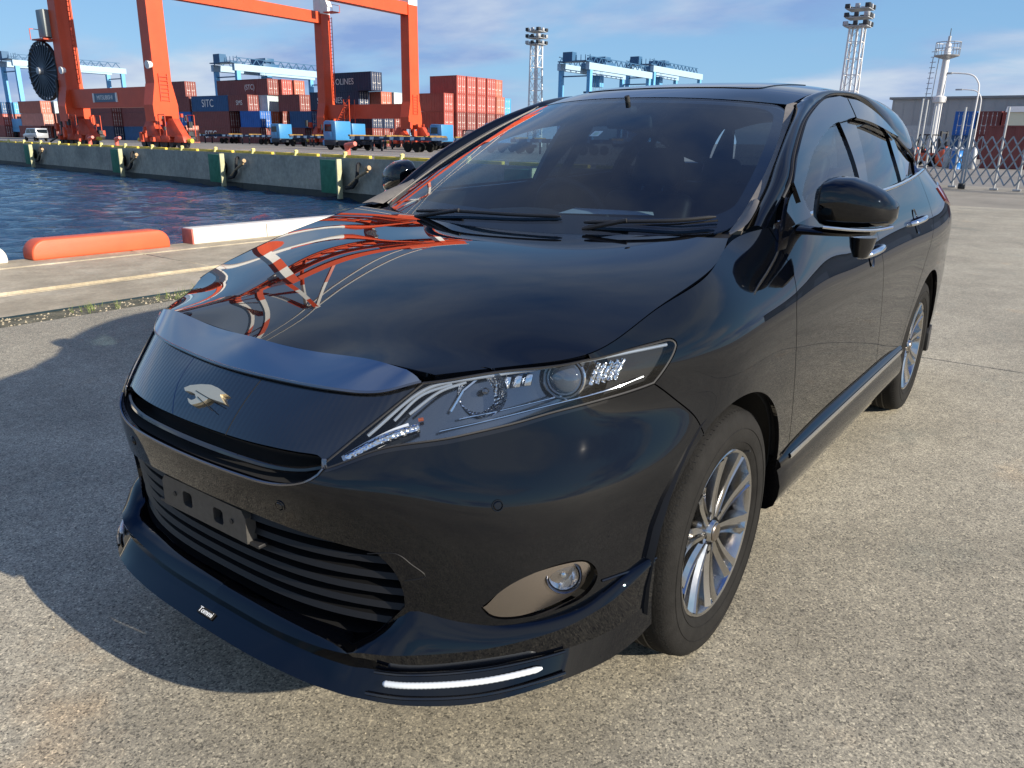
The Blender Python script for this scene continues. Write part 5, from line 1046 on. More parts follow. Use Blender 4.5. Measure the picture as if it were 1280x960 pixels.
mh=cb('machinery_house',ORG,lambda mb:mb.bar(V3(MIDB,48.2,0,-6),V3(MIDB,48.2,0,14),8.5,5.6),bevel=.1)
cb('house_roof',CRW,lambda mb:mb.bar(V3(MIDB,51.2,0,-6.3),V3(MIDB,51.2,0,14.3),9.0,.3))
for k in range(16):
    g0=-2.5+k*4.2; cb('girder_tie',ORGD,lambda mb:(mb.bar(V3(MID,43.0,-3.4,g0),V3(MID,43.0,3.4,g0),.4,.8),mb.bar(V3(MID,44.6,-4.8,g0),V3(MID,45.9,-4.8,g0),.07)))
cb('walkway_rail',CRW,lambda mb:(mb.bar(V3(MID,45.9,-4.8,-2),V3(MIDB,45.9,-4.8,22),.08),mb.bar(V3(MID,45.3,-4.8,-2),V3(MIDB,45.3,-4.8,22),.08)))
cb('operator_cab',CRW,lambda mb:mb.bar(V3(MID,40.3,0,3),V3(MID,40.3,0,6),2.6,2.6),bevel=.15)
cb('trolley',ORGD,lambda mb:mb.bar(V3(MID,42.0,0,2),V3(MID,42.0,0,9),5.2,.9))
def zig(mb):
    for k in range(5):
        a,b=(23.2+4.2*k,27.4+4.2*k); s=1 if k%2 else -1
        mb.bar(V3(L3,a,3.2-1.0*s,-2.2),V3(L3,b,3.2+1.0*s,-2.2),.9,.14); mb.bar(V3(L3,b,2.0,-2.2),V3(L3,b,4.4,-2.2),1.3,.1)
cb('zigzag_stair',CRW,zig)
# ================================================================ CONTAINERS
CONT_W,CONT_H=2.44,2.896
_cm={}
def cont_mesh(L):
    """corrugated box, long side along y, doors at +y"""
    if L in _cm: return _cm[L]
    b=MB(); w,h=CONT_W/2,CONT_H; n=max(8,int(L/.56)); e=.10
    for sx in (-1,1):
        ys_=[];xs_=[]
        for k in range(n):
            y0=-L/2+e+(L-2*e)*k/n; d=(L-2*e)/n
            for f,o in ((0,0),(.35,0),(.5,.045),(.85,.045)): ys_.append(y0+f*d); xs_.append(sx*(w-.02-o))
        ys_.append(L/2-e); xs_.append(sx*(w-.02)); V=[(x,y,.12) for x,y in zip(xs_,ys_)]+[(x,y,h-.10) for x,y in zip(xs_,ys_)]; m=len(xs_)
        b.add(V,[(k,k+1,k+1+m,k+m) for k in range(m-1)])
    b.box((-w+.02,-L/2+.02,.10),(w-.02,-L/2+.06,h-.05)); b.box((-w+.03,-L/2+.03,h-.10),(w-.03,L/2-.05,h-.04)); b.box((-w+.03,-L/2+.03,.05),(w-.03,L/2-.05,.14))
    b.box((-w+.02,L/2-.16,.1),(w-.02,L/2-.12,h-.05))
    for sx in (-1,1):
        for sy in (-1,1):
            b.box((sx*w-(.14 if sx>0 else 0),sy*L/2-(.16 if sy>0 else 0),0.0),(sx*w+(.14 if sx<0 else 0),sy*L/2+(.16 if sy<0 else 0),h))
        x0=sx*w-(.06 if sx>0 else 0); b.box((x0,-L/2+.17,.02),(x0+.06,L/2-.17,.16)); b.box((x0,-L/2+.17,h-.12),(x0+.06,L/2-.17,h-.01))
    for z0,z1 in ((.02,.14),(h-.14,h-.01)): b.box((-w+.15,L/2-.10,z0),(w-.15,L/2-.002,z1))
    o=b.build('tmp',None); me=o.data; bpy.data.objects.remove(o); me.name='container_%d'%round(L); me.materials.append(None); _cm[L]=me; return me
def door_mesh():
    if 'd' in _cm: return _cm['d'],_cm['r']
    o=MB().box((-.55,-.035,-1.28),(.55,.02,1.28)).box((-.48,.02,.2),(.48,.028,1.1)).box((-.48,.02,-1.1),(.48,.028,-.2)).build('tmp',None); _cm['d']=o.data; bpy.data.objects.remove(o); _cm['d'].materials.append(None)
    b=MB()
    for x in (-.28,.22): 
        b.cyl((x,.06,-1.32),(x,.06,1.32),.028,6)
        for z in (-.9,-.2,.9): b.box((x-.07,.02,z-.05),(x+.07,.09,z+.05))
    b.box((-.30,.05,-.33),(.24,.08,-.27)); o=b.build('tmp',None); _cm['r']=o.data; bpy.data.objects.remove(o); _cm['r'].materials.append(None); return _cm['d'],_cm['r']
CC={}
for nm,c in dict(maroon=(.19,.045,.038),red=(.34,.065,.05),blue=(.012,.075,.19),bright_blue=(.012,.11,.40),navy=(.018,.032,.075),light_blue=(.06,.32,.56),brick=(.40,.12,.075),pale=(.42,.50,.52),pink=(.52,.20,.15),orange=(.55,.15,.06),teal=(.16,.42,.40),white=(.68,.68,.64)).items():
    CC[nm]=mat('container_'+nm,c,rough=.55,var=.16,vscale=.8)
RODM=mat('door_rods',(.62,.60,.57),rough=.5)
CNAME=dict(bright_blue='bright blue',light_blue='light blue',pale='pale grey blue',pink='faded pink',brick='brick red')
def onmat(o,m): o.material_slots[0].link='OBJECT'; o.material_slots[0].material=m
ORD=['bottom','second','third','top','fifth']
def container(x,yend,tier,L,colour,label,group=None,letters=None,doors=True,rz=0):
    me=cont_mesh(L); o=bpy.data.objects.new('shipping_container',me); COL.objects.link(o); onmat(o,CC[colour]); o.location=(x,yend-L/2,tier*CONT_H); o.rotation_euler=(0,0,rz)
    tag(o,label,'container',group)
    if doors:
        d,r=door_mesh()
        for s in (-1,1):
            q=bpy.data.objects.new('door',d); COL.objects.link(q); onmat(q,CC[colour]); q.parent=o; q.location=(s*.56,L/2-.08,1.45)
            w=bpy.data.objects.new('locking_rods',r); COL.objects.link(w); onmat(w,RODM); w.parent=q; w.scale=(s,1,1)
    if letters:
        s,size,pos=letters; text('lettering',s,size,WHT,o,(CONT_W/2+.03,pos,1.45),(rad(90),0,rad(90)),.01)
    return o
STACKS=[ # name for the label, x, list of (y of the door end, length, colour, lettering) from the ground up
 ('white lettered stack right of the seaside crane leg',-93.2,[(-136.2,12.19,'maroon',('SITC',2.0,-.4)),(-136.2,12.19,'maroon',None),(-136.2,12.19,'blue',('SITC',2.0,-.6))]),
 ('dark stack just behind the white lettered stack',-95.8,[(-137.5,12.19,'maroon',None)]*3+[(-131.0,12.19,'maroon',None)]),
 ('stack half hidden behind the right seaside crane leg',-93.2,[(-149.2,12.19,'maroon',None),(-149.2,12.19,'bright_blue',('SITC',2.0,3.0)),(-149.2,12.19,'maroon',None),(-150.2,12.19,'maroon',None)]),
 ('short stack right of the white lettered stack',-93.2,[(-127.0,6.06,'maroon',None),(-126.6,6.06,'bright_blue',None),(-130.0,6.06,'maroon',('SMS',1.2,.4))]),
 ('pale ended stack behind the short stack',-95.8,[(-127.5,6.06,'maroon',None),(-127.5,6.06,'orange',None),(-127.5,6.06,'pale',None),(-127.2,12.19,'maroon',('(STC)',1.3,.6))]),
 ('first brick red row left of the landside crane leg',-98.4,[(-127.0,12.19,'maroon',None)]*3+[(-126.4,12.19,'red',None)]),
 ('second brick red row left of the landside crane leg',-101.0,[(-127.0,12.19,'maroon',None)]*3+[(-126.0,12.19,'brick',None)]),
 ('blue middled stack left of the landside crane leg',-96.4,[(-118.0,6.06,'maroon',None),(-116.0,6.06,'blue',None),(-119.0,6.06,'maroon',None)]),
 ('narrow stack touching the landside crane leg',-100.2,[(-117.0,12.19,'brick',None),(-117.0,12.19,'brick',None),(-117.0,12.19,'red',None)]),
 ('navy lettered stack between the landside crane legs',-93.2,[(-97.0,12.19,'maroon',None),(-97.0,12.19,'navy',None),(-100.0,12.19,'navy',('SINOLINES',1.35,-1.0)),(-96.9,12.19,'navy',('SINOLINES',1.35,-1.2))]),
 ('first row behind the navy lettered stack',-95.8,[(-97.0,12.19,'maroon',None),(-97.0,12.19,'navy',None),(-97.4,12.19,'brick',None)]),
 ('second row behind the navy lettered stack',-98.4,[(-97.0,12.19,'maroon',None),(-97.0,12.19,'maroon',None),(-97.0,12.19,'pale',None)]),
 ('low front stack of the red block right of the crane',-102.6,[(-89.6,6.06,'red',None),(-89.6,6.06,'red',None),(-89.6,6.06,'red',None)]),
 ('first tall row of the red block',-105.2,[(-89.0,6.06,'maroon',None)]*2+[(-89.0,6.06,'red',None)]*2),
 ('second tall row of the red block',-107.8,[(-88.9,6.06,'maroon',None)]*2+[(-88.9,6.06,'red',None)]*2),
 ('third tall row of the red block',-110.4,[(-88.8,6.06,'maroon',None)]*2+[(-88.8,6.06,'red',None)]*2),
 ('fourth tall row of the red block',-113.0,[(-88.7,6.06,'maroon',None)]*2+[(-88.7,6.06,'red',None)]*2),
 ('fifth tall row of the red block',-115.6,[(-88.6,6.06,'maroon',None)]*2+[(-88.6,6.06,'brick',None),(-89.2,6.06,'brick',None)]),
 ('light blue stack beyond the red block',-120.0,[(-90.5,6.06,'light_blue',None),(-90.5,6.06,'light_blue',None),(-90.5,6.06,'light_blue',None)]),
 ('first stack at the far left edge of the picture',-91.0,[(-231.5,12.19,'maroon',None),(-231.5,12.19,'red',None),(-231.5,12.19,'blue',None)]),
 ('second stack at the far left edge of the picture',-93.6,[(-230.5,12.19,'maroon',None),(-230.5,12.19,'brick',None),(-230.5,12.19,'light_blue',None)]),
 ('third stack at the far left edge of the picture',-96.2,[(-230.5,12.19,'pink',None),(-230.5,12.19,'blue',None),(-230.5,12.19,'pink',None)]),
 ('first stack below the cable reel',-91.5,[(-212.0,12.19,'maroon',None),(-210.0,12.19,'pink',None),(-210.5,12.19,'brick',None)]),
 ('second stack below the cable reel',-94.5,[(-211.0,12.19,'maroon',None),(-210.0,12.19,'pink',None),(-210.0,12.19,'pale',None)]),
 ('third stack below the cable reel',-98.5,[(-213.0,12.19,'maroon',None),(-213.0,12.19,'maroon',None),(-212.0,12.19,'white',None)]),
 ('first stack seen under the orange sill beam',-92.0,[(-192.0,12.19,'maroon',None),(-192.0,12.19,'maroon',None)]),
 ('second stack seen under the orange sill beam',-92.0,[(-178.0,12.19,'navy',None),(-178.0,12.19,'maroon',None),(-178.0,12.19,'maroon',None)]),
 ('third stack seen under the orange sill beam',-94.8,[(-177.0,12.19,'pink',None),(-177.5,12.19,'orange',None),(-178.0,12.19,'maroon',None)]),
 ('fourth stack seen under the orange sill beam',-93.2,[(-163.5,12.19,'blue',None),(-163.5,12.19,'maroon',None),(-163.5,12.19,'maroon',None)]),
]
for nm,x,tiers in STACKS:
    n=len(tiers)
    for t,(ye,L,col,let) in enumerate(tiers):
        pos='topmost' if t==n-1 else 'lowest' if t==0 else ['lowest','second','third'][t]
        container(x,ye,t,L,col,f"{CNAME.get(col,col)} container, {pos} of the {nm}",'stacked shipping containers',let)
# pale red container by the crane foot and a teal one half behind
container(-79.5,-129.0,0,6.06,'pink','faded pink single container on the ground right of the right seaside crane leg')
container(-95.4,-128.4,2,6.06,'teal','pale teal container peeping over the maroon and bright blue ones') if False else None
# silver tank container right of the red block
tk=empty('tank_container',(-88.5,-70.6,0),'grey cylindrical tank container in a frame below the red block','tank container')
MB().cyl((0,-2.9,1.55),(0,2.9,1.55),1.15,28).lathe([(1.15,2.9),(.9,3.05),(.4,3.12),(0,3.14)],c=(0,0,1.55),axis='y',n=28).build('tank',mat('tank_grey',(.30,.30,.30),rough=.4,metal=.4,var=.2,vscale=1.),tk,smooth=True)
m_=MB()
for sx in (-1.2,1.2):
    for sy in (-3.0,3.0): m_.bar((sx,sy,0),(sx,sy,2.6),.14)
    for z in (.1,2.55): m_.bar((sx,-3,z),(sx,3,z),.12)
for sy in (-3,3):
    for z in (.1,2.55): m_.bar((-1.2,sy,z),(1.2,sy,z),.12)
m_.build('tank_frame',STEELB,tk)
# ================================================================ BLUE YARD GANTRIES
def rtg(label,x0,x1,y0,y1,z):
    r=empty('yard_gantry_crane',((x0+x1)/2,(y0+y1)/2,0),label,'gantry crane',group='blue yard gantry cranes'); ox,oy=r.location.x,r.location.y
    X0,X1,Y0,Y1=x0-ox,x1-ox,y0-oy,y1-oy
    for x in (X0,X1):
        for y in (Y0,Y1):
            MB().bar((x,y,1.6),(x,y,z-2.0),.8,1.0).build('leg',RTG,r)
            MB().cyl((x-.3,y-.9,.8),(x+.3,y-.9,.8),.8,16).build('wheel',RUB,r); MB().cyl((x-.3,y+.9,.8),(x+.3,y+.9,.8),.8,16).build('wheel',RUB,r)
        MB().bar((x,Y0-1.4,1.9),(x,Y1+1.4,1.9),.8,1.0).build('sill_beam',RTG,r)
        m_=MB(); m_.bar((x,Y0,z-4.5),(x,Y1,z-4.5),.25); m_.build('brace',RTGD,r)
    for y in (Y0,Y1):
        MB().bar((X0+1.0,y,z-2.6),(X1-1.0,y,z-2.6),.9,1.4).build('girder',RTGW,r)
        m_=MB(); n=12
        for k in range(n):
            a=X0+(X1-X0)*k/n; b=X0+(X1-X0)*(k+1)/n; m_.bar((a,y-.7,z-1.9),((a+b)/2,y-.7,z-.5),.16); m_.bar(((a+b)/2,y-.7,z-.5),(b,y-.7,z-1.9),.16)
        m_.bar((X0,y-.7,z-.5),(X1,y-.7,z-.5),.15); m_.build('walkway_truss',RTGD,r,kind='stuff')
    q=X0+.35*(X1-X0)
    MB().box((q-2.2,Y0+.4,z-2.4),(q+2.2,Y1-.4,z-1.2)).box((q-1.6,Y0+1,z-1.2),(q+.8,Y1-1.4,z+.1)).build('trolley',RTGD,r,bevel=.05)
    MB().box((q-3.4,Y0+1.2,z-6.0),(q-1.6,Y0+3.2,z-3.5)).build('operator_cab',RTG,r,bevel=.08)
    MB().box((q-.6,Y0+.3,z-7.5),(q+.6,Y1-.3,z-7.0)).build('spreader',RTGD,r)
    for dx,dy in ((-.4,.8),(.4,.8),(-.4,-.8),(.4,-.8)): MB().cyl((q+dx,dy,z-7.0),(q+dx,dy,z-2.4),.04,5).build('hoist_rope',RTGD,r)
    MB().box((X0-.6,Y0+1.2,2.4),(X0+.6,Y1-1.2,4.6)).build('power_pack',RTG,r,bevel=.08)
    m_=MB()
    for k in range(7): m_.bar((X0-.2,Y0+.2+k*(Y1-Y0-.4)/6,z-1.6),(X0-.2,Y0+.2+k*(Y1-Y0-.4)/6,z-.2),.12)
    m_.box((X0-1,Y0,z-1.7),(X0+1.6,Y1,z-1.5)).box((X0-.5,Y0+1.0,z-1.5),(X0+1.2,Y0+3.4,z+.3)).build('machinery_deck',RTGD,r)
    return r
rtg('blue yard gantry crane over the car roof, nearer one of the two',-150,-177,-98.4,-91.2,19.2)
rtg('blue yard gantry crane over the car roof, farther one of the two',-181,-208,-99,-92,21.0)
rtg('blue yard gantry crane left of the landside crane leg above the brick red containers',-110,-137,-166,-158,18.4)
rtg('pale blue yard gantry crane at the far left behind the cable reel',-92,-119,-232,-224,20.5)
# ================================================================ YARD TRACTORS WITH SKELETAL TRAILERS
BOLS=mat('bolster_ochre',(.22,.13,.03),rough=.6,var=.5,vscale=1.5)
CABB=mat('truck_blue',(.045,.21,.44),rough=.35,coat=.4,var=.06,vscale=3); GLS=mat('truck_glass',(.01,.014,.018),rough=.08); CHAS=mat('truck_chassis',(.016,.022,.034),rough=.6,var=.3,vscale=3); TRB=mat('trailer_blue_black',(.02,.05,.11),rough=.55,var=.4,vscale=2)
def make_truck(label,loc,trailer=True):   # cab faces -y
    r=empty('yard_tractor',loc,label,'truck',group='blue yard tractors')
    MB().prism([(-1.0,1.05),(-1.15,1.6),(-1.0,3.0),(-.75,3.15),(.95,3.1),(1.0,1.05)],-1.15,1.15,axis='x').build('cab',CABB,r,bevel=.07)
    MB().box((-.95,-1.16,1.95),(.95,-1.05,2.75)).build('windscreen',GLS,r,bevel=.02)
    for s in (-1,1):
        MB().prism([(-.85,2.0),(-.80,2.75),(.3,2.75),(.3,2.0)],s*1.13,s*1.165,axis='x').build('side_window',GLS,r)
        MB().box((s*1.16-.02,-.9,1.1),(s*1.16+.02,.35,1.95)).build('door',CABB,r,bevel=.01)
        MB().box((s*1.35-.06,-1.2,2.1),(s*1.35+.06,-1.05,2.7)).build('mirror',CHAS,r)
    MB().box((-1.15,-1.3,.45),(1.15,-1.0,1.05)).build('bumper',CABB,r,bevel=.05)
    for s in (-.8,.8): MB().box((s-.16,-1.33,.68),(s+.16,-1.29,.88)).build('headlight',WHT,r)
    MB().box((-1.2,-.95,.5),(1.2,1.0,1.05)).box((-.5,1.0,.62),(.5,5.0,.95)).box((-1.1,1.2,.5),(-.6,2.4,1.0)).box((.6,1.2,.5),(1.1,2.4,1.0)).build('chassis',CHAS,r,bevel=.03)
    MB().box((-.6,3.2,.95),(.6,4.3,1.15)).build('fifth_wheel',CHAS,r)
    def wh(x,y,p,rr=.5): return MB().lathe([(0,-.13),(rr*.45,-.14),(rr*.5,-.12),(rr*.58,-.15),(rr*.95,-.15),(rr,-.11),(rr,.11),(rr*.95,.15),(rr*.58,.15),(rr*.5,.12),(0,.13)],c=(x,y,rr),axis='x',n=20).build('wheel',TYRE,p,smooth=True)
    for x in (-1.0,1.0):
        for y in (-.15,3.75): wh(x,y,r)
    if trailer:
        t=empty('trailer',(0,3.7,0)); t.parent=r
        m_=MB()
        for s in (-.45,.45): m_.box((s-.09,-.6,1.15),(s+.09,11.6,1.55))
        for k in range(9): m_.box((-1.15,-.5+1.5*k,1.2),(1.15,-.3+1.5*k,1.5))
        m_.build('trailer_frame',TRB,t)
        m_=MB()
        for y in (-.5,5.2,11.4): m_.box((-1.2,y-.15,1.5),(1.2,y+.15,1.68))
        m_.build('bolster',BOLS,t,kind='stuff')
        for s in (-.7,.7): MB().bar((s,2.6,0),(s,2.6,1.2),.16).build('landing_leg',CHAS,t)
        for y in (8.2,9.5):
            for x in (-1.0,1.0): wh(x,y,t,.48)
    return r
t0=make_truck('light blue yard tractor with an empty trailer, nearest one behind the far quay edge',(-60.5,-69.6,0))
def copy_tree(o,parent=None):
    c=o.copy(); COL.objects.link(c); c.parent=parent
    for ch in list(o.children): copy_tree(ch,c)
    return c
for lab,loc in (('light blue yard tractor parked left of the landside crane leg with an empty trailer',(-75.0,-98.5,0)),('light blue yard tractor half hidden behind the nearest tractor, below the landside sill beam',(-72.0,-79.5,0)),('light blue yard tractor with an empty trailer next to the windscreen pillar',(-76.0,-67.6,0)),('light blue yard tractor seen through the windscreen behind the far quay edge',(-70.0,-54.0,0))):
    c=copy_tree(t0); c.location=loc; c['label']=lab
# loose skeletal trailers parked in rows
def loose(label,loc):
    src=[ch for ch in t0.children if ch.name.startswith('trailer')][0]; c=copy_tree(src); c.name='skeletal_trailer'; c.location=loc; tag(c,label,'trailer','empty skeletal trailers'); return c
for lab,loc in (('empty blue black skeletal trailer on the ground right of the pink container',(-84,-134,0)),('empty skeletal trailer parked between the lettered containers and the tractors',(-82,-120,0)),('empty skeletal trailer parked under the landside crane legs, left one',(-82,-104,0)),('empty skeletal trailer parked under the landside crane legs, right one',(-79,-93,0)),('empty skeletal trailer parked right of the crane, behind the nearest tractor',(-74,-79,0)),('empty skeletal trailer at the foot of the red container block',(-84,-84,0))): loose(lab,loc)
# silver estate van at the far left
van=empty('van',(-58.0,-139.5,0),'silver van parked at the far left on the far quay','van')
SILV=mat('van_silver',(.50,.52,.54),rough=.3,metal=.5,coat=.5)
MB().prism([(-2.5,.5),(-2.55,1.0),(-1.7,1.2),(-1.0,1.95),(2.2,2.0),(2.4,1.2),(2.4,.5)],-.9,.9,axis='x').build('body',SILV,van,bevel=.08)
for s in (-1,1):
    MB().prism([(-1.35,1.22),(-.9,1.82),(.2,1.86),(.2,1.22)],s*.895,s*.915,axis='x').build('side_window',GLS,van); MB().prism([(.35,1.22),(.35,1.86),(1.9,1.86),(2.1,1.22)],s*.895,s*.915,axis='x').build('side_window',GLS,van)
    for y in (-1.6,1.5): MB().lathe([(0,-.1),(.33,-.11),(.35,.0),(.33,.11),(0,.1)],c=(s*.82,y,.35),axis='x',n=18).build('wheel',TYRE,van,smooth=True)
MB().prism([(-1.72,1.24),(-1.05,1.88),(-1.0,1.86),(-1.66,1.2)],-.78,.78,axis='x').build('windscreen',GLS,van)
MB().box((-.78,2.33,1.25),(.78,2.42,1.8)).build('rear_window',GLS,van)
# ================================================================ RIGHT SIDE: fence, masts, lamps, warehouse
TOWW=mat('mast_white',(.70,.69,.68),rough=.5,var=.06,vscale=1.)
def mast(label,x,y,h,w=2.3):
    r=empty('light_mast',(x,y,0),label,'light mast',group='white lattice floodlight masts'); m_=MB(); n=int(h/2.6); c=[(-1,-1),(1,-1),(1,1),(-1,1)]
    for k,(sx,sy) in enumerate(c): MB().bar((sx*w/2,sy*w/2,0),(sx*w/2*.8,sy*w/2*.8,h-2.5),.26).build('corner_post',TOWW,r)
    for k in range(n):
        z0=(h-2.5)*k/n; z1=(h-2.5)*(k+1)/n; f0=1-.2*k/n; f1=1-.2*(k+1)/n
        for i in range(4):
            a,b=c[i],c[(i+1)%4]; m_.bar((a[0]*w/2*f0,a[1]*w/2*f0,z0),(b[0]*w/2*f0,b[1]*w/2*f0,z0),.10); m_.bar((a[0]*w/2*f0,a[1]*w/2*f0,z0),(b[0]*w/2*f1,b[1]*w/2*f1,z1),.08)
    m_.build('lattice',TOWW,r,kind='stuff')
    for j,z in enumerate((h-2.6,h-1.3,h)):
        d=w*.72; MB().box((-d,-d,z-.15),(d,d,z)).build('platform',GREY,r)
        for i in range(3):
            for s in (-1,1):
                o=MB().box((-.35,-.18,.0),(.35,.18,.65)).build('floodlight',GREY if (i+j)%2 else STEELB,r,bevel=.04); o.location=((i-1)*d*.85,s*d,z)
                o=MB().box((-.18,-.35,.0),(.18,.35,.65)).build('floodlight',STEELB if (i+j)%3 else GREY,r,bevel=.04); o.location=(s*d,(i-1)*d*.85,z)
    MB().bar((0,0,0),(0,0,h-2.6),.30).build('ladder_shaft',TOWW,r)
    return r
mast('white lattice floodlight mast left of the blue gantry cranes',-150,-105.2,24.2)
mast('white lattice floodlight mast behind the car roof, right of the blue gantry cranes',-145,-36.6,22.9,2.5)
# navigation light tower
nv=empty('beacon_tower',(-77,-11.4,0),'white tubular beacon tower with a railed platform and side ladder behind the fence','beacon tower')
MB().cyl((0,0,0),(0,0,9.3),.34,20,r2=.26).build('mast_tube',TOWW,nv,smooth=True)
MB().lathe([(.30,5.0),(.50,5.05),(.54,5.2),(.54,5.5),(.30,5.6)],n=20).build('collar',TOWW,nv,smooth=True)
MB().lathe([(.26,8.5),(.95,8.72),(1.0,8.8),(0,8.81)],n=20).build('platform',GREY,nv,smooth=True)
m_=MB()
for k in range(10):
    t=2*pi*k/10; m_.bar((.95*cos(t),.95*sin(t),8.8),(.95*cos(t),.95*sin(t),9.8),.05)
for z in (9.3,9.8): m_.tube([(.95*cos(t),.95*sin(t),z) for t in np.linspace(0,2*pi,21)],.035,5,caps=False)
m_.build('railing',GREY,nv)
MB().cyl((0,0,8.8),(0,0,9.7),.22,14).build('beacon_base',TOWW,nv,smooth=True); MB().cyl((0,0,9.7),(0,0,10.3),.12,10).build('beacon_lamp',GREY,nv); MB().cyl((0,0,10.3),(0,0,10.9),.03,6).build('lightning_rod',STEELB,nv)
m_=MB()
for s in (-.25,.25): m_.bar((.2+s*.5,-.95+s,0),(.2+s*.5,-.75+s,8.7),.06)
for k in range(22): m_.bar((.08,-1.18,.3+.42*k),(.32,-.70,.3+.42*k),.05)
m_.build('side_ladder',GREY,nv)
# street lamps
def lamp(label,x,y,h,reach):
    r=empty('street_lamp',(x,y,0),label,'street lamp',group='white curved street lamps')
    pts=[(0,0,0),(0,0,h*.45),(0,0,h*.8),(0,-reach*.08,h*.90),(0,-reach*.35,h*.975),(0,-reach,h)]; MB().tube([tuple(q) for q in smooth_line(pts,.2)],.06,8).build('pole',TOWW,r,smooth=True)
    MB().box((-.14,-reach-.7,h-.10),(.14,-reach,h+.06)).build('lamp_head',GREY,r,bevel=.04); return r
lamp('white curved street lamp beside the beacon tower, nearer and taller one',-77,-8.55,7.4,2.2)
lamp('white curved street lamp beside the beacon tower, farther and lower one',-101,-11.2,7.5,2.0)
# warehouse
wh=empty('warehouse',(-160,-5,0),'long pale grey warehouse behind the fence','warehouse')
CLAD=noise_mat('grey_cladding',[(.3,(.26,.27,.275)),(.6,(.32,.33,.335)),(.8,(.37,.375,.38))],.08,.6,6)
MB().box((-14,-25.5,0),(10,75,9.0)).build('wall',CLAD,wh)
MB().box((-14.4,-26,9.0),(10.4,75.5,9.35)).build('roof',mat('roof_grey',(.20,.21,.215),rough=.6),wh)
MB().box((10.02,-10,6.2),(11.6,30,6.5)).build('canopy',STEELB,wh)
for k in range(10):
    MB().box((10.0,-23+k*9,0),(10.12,-18+k*9,4.8)).build('roller_door',GREY,wh)
m_=MB()
for k in range(60): m_.box((10.0,-25.4+k*1.68,4.9),(10.05,-25.3+k*1.68,8.95))
m_.build('cladding_ribs',CLAD,wh,kind='stuff')
# containers behind the fence
container(-65.2,6.2,0,12.19,'maroon','long maroon shipping container lying on the ground behind the folding lattice gate',doors=False)
for x,y,t,col,lab in ((-120,-14.6,1,'bright_blue','dark blue container end, upper one, left of the street lamps'),(-120,-14.6,0,'blue','dark blue container end, lower one, left of the street lamps'),(-120,-11.9,1,'maroon','maroon container end, upper one, between the street lamps'),(-120,-11.9,0,'maroon','maroon container end, lower one, between the street lamps'),(-119,-9.2,1,'red','brick red container end, upper one, right of the street lamps'),(-119,-9.2,0,'maroon','maroon container end, lower one, right of the street lamps'),(-121,-6.4,1,'bright_blue','bright blue container end, upper one, beside the cream hut'),(-121,-6.4,0,'bright_blue','bright blue container end, lower one, beside the cream hut'),(-121,-3.7,1,'bright_blue','bright blue container end, upper one, at the right picture edge'),(-121,-3.7,0,'blue','blue container end, lower one, at the right picture edge')):
    o=container(x,y,t,6.06,col,lab,'container ends behind the fence'); o.location=(x,y,t*CONT_H); o.rotation_euler=(0,0,rad(-90))
hut=empty('site_hut',(-116,-8.3,0),'small cream site hut roof showing above the containers behind the fence','hut')
MB().box((-1,-1.6,0),(1,1.6,5.6)).build('wall',mat('hut_cream',(.72,.68,.50),rough=.6),hut); MB().prism([(-1.2,5.6),(1.2,5.6),(0,6.3)],-1.8,1.8,axis='y').build('roof',GREY,hut)
# blue drum
dr=empty('steel_drum',(-58.5,-6.75,0),'blue steel drum standing behind the fence','drum')
MB().lathe([(0,0),(.33,0),(.34,.02),(.33,.05),(.33,.40),(.345,.42),(.33,.44),(.33,.78),(.345,.80),(.33,.82),(.33,1.15),(.34,1.18),(.32,1.18),(.31,1.15),(0,1.15)],n=24).build('body',mat('drum_blue',(.01,.14,.42),rough=.4,var=.1),dr,smooth=True)
# orange and grey machinery behind the fence: a forklift
fk=empty('forklift',(-66,-9.8,0),'orange forklift parked behind the fence','forklift',rz=rad(70))
ORF=mat('forklift_orange',(.60,.10,.03),rough=.45,var=.2,vscale=3)
MB().prism([(-1.3,.35),(-1.3,1.25),(-.5,1.35),(-.4,.95),(.7,.95),(.9,.35)],-.62,.62).build('body',ORF,fk,bevel=.06)
for s in (-.55,.55):
    for x in (-.9,.75): MB().lathe([(0,-.14),(.2,-.15),(.36,-.14),(.4,-.08),(.4,.08),(.36,.14),(0,.14)],c=(x,s,.4),axis='y',n=18).build('wheel',TYRE,fk,smooth=True)
m_=MB()
for s in (-.5,.5): m_.bar((-.6,s,1.3),(-.5,s,2.25),.09); m_.bar((.6,s,.95),(.4,s,2.25),.09); m_.bar((-.5,s,2.25),(.4,s,2.25),.09)
for k in range(4): m_.bar((-.4+.25*k,-.5,2.25),(-.4+.25*k,.5,2.25),.06)
m_.build('overhead_guard',STEELB,fk)
m_=MB()
for s in (-.4,.4): m_.bar((1.05,s,.1),(1.05,s,2.5),.14)
for z in (.3,1.3,2.4): m_.bar((1.05,-.4,z),(1.05,.4,z),.1)
m_.build('mast',STEELB,fk)
for s in (-.3,.3): MB().box((1.1,s-.06,.08),(2.1,s+.06,.14)).build('fork',STEELB,fk)
MB().box((-.4,-.25,.95),(0,.25,1.15)).box((-.45,-.25,1.1),(-.33,.25,1.6)).build('seat',STEELB,fk,bevel=.04)
for k,(x,y,lab) in enumerate(((-64.6,-11.6,'left'),(-63.4,-8.2,'right'))):
    q=empty('mooring_buoy',(x,y,0),f'round orange red buoy stored behind the fence, {lab} of the forklift','buoy',group='orange buoys behind the fence'); MB().lathe([(0,.02),(.3,.05),(.55,.3),(.62,.62),(.5,1.0),(.25,1.2),(.1,1.26),(.1,1.45),(0,1.45)],n=20).build('float',ORF,q,smooth=True); MB().lathe([(.16,1.45),(.2,1.5),(.16,1.55)],n=12).build('eye',STEELB,q)
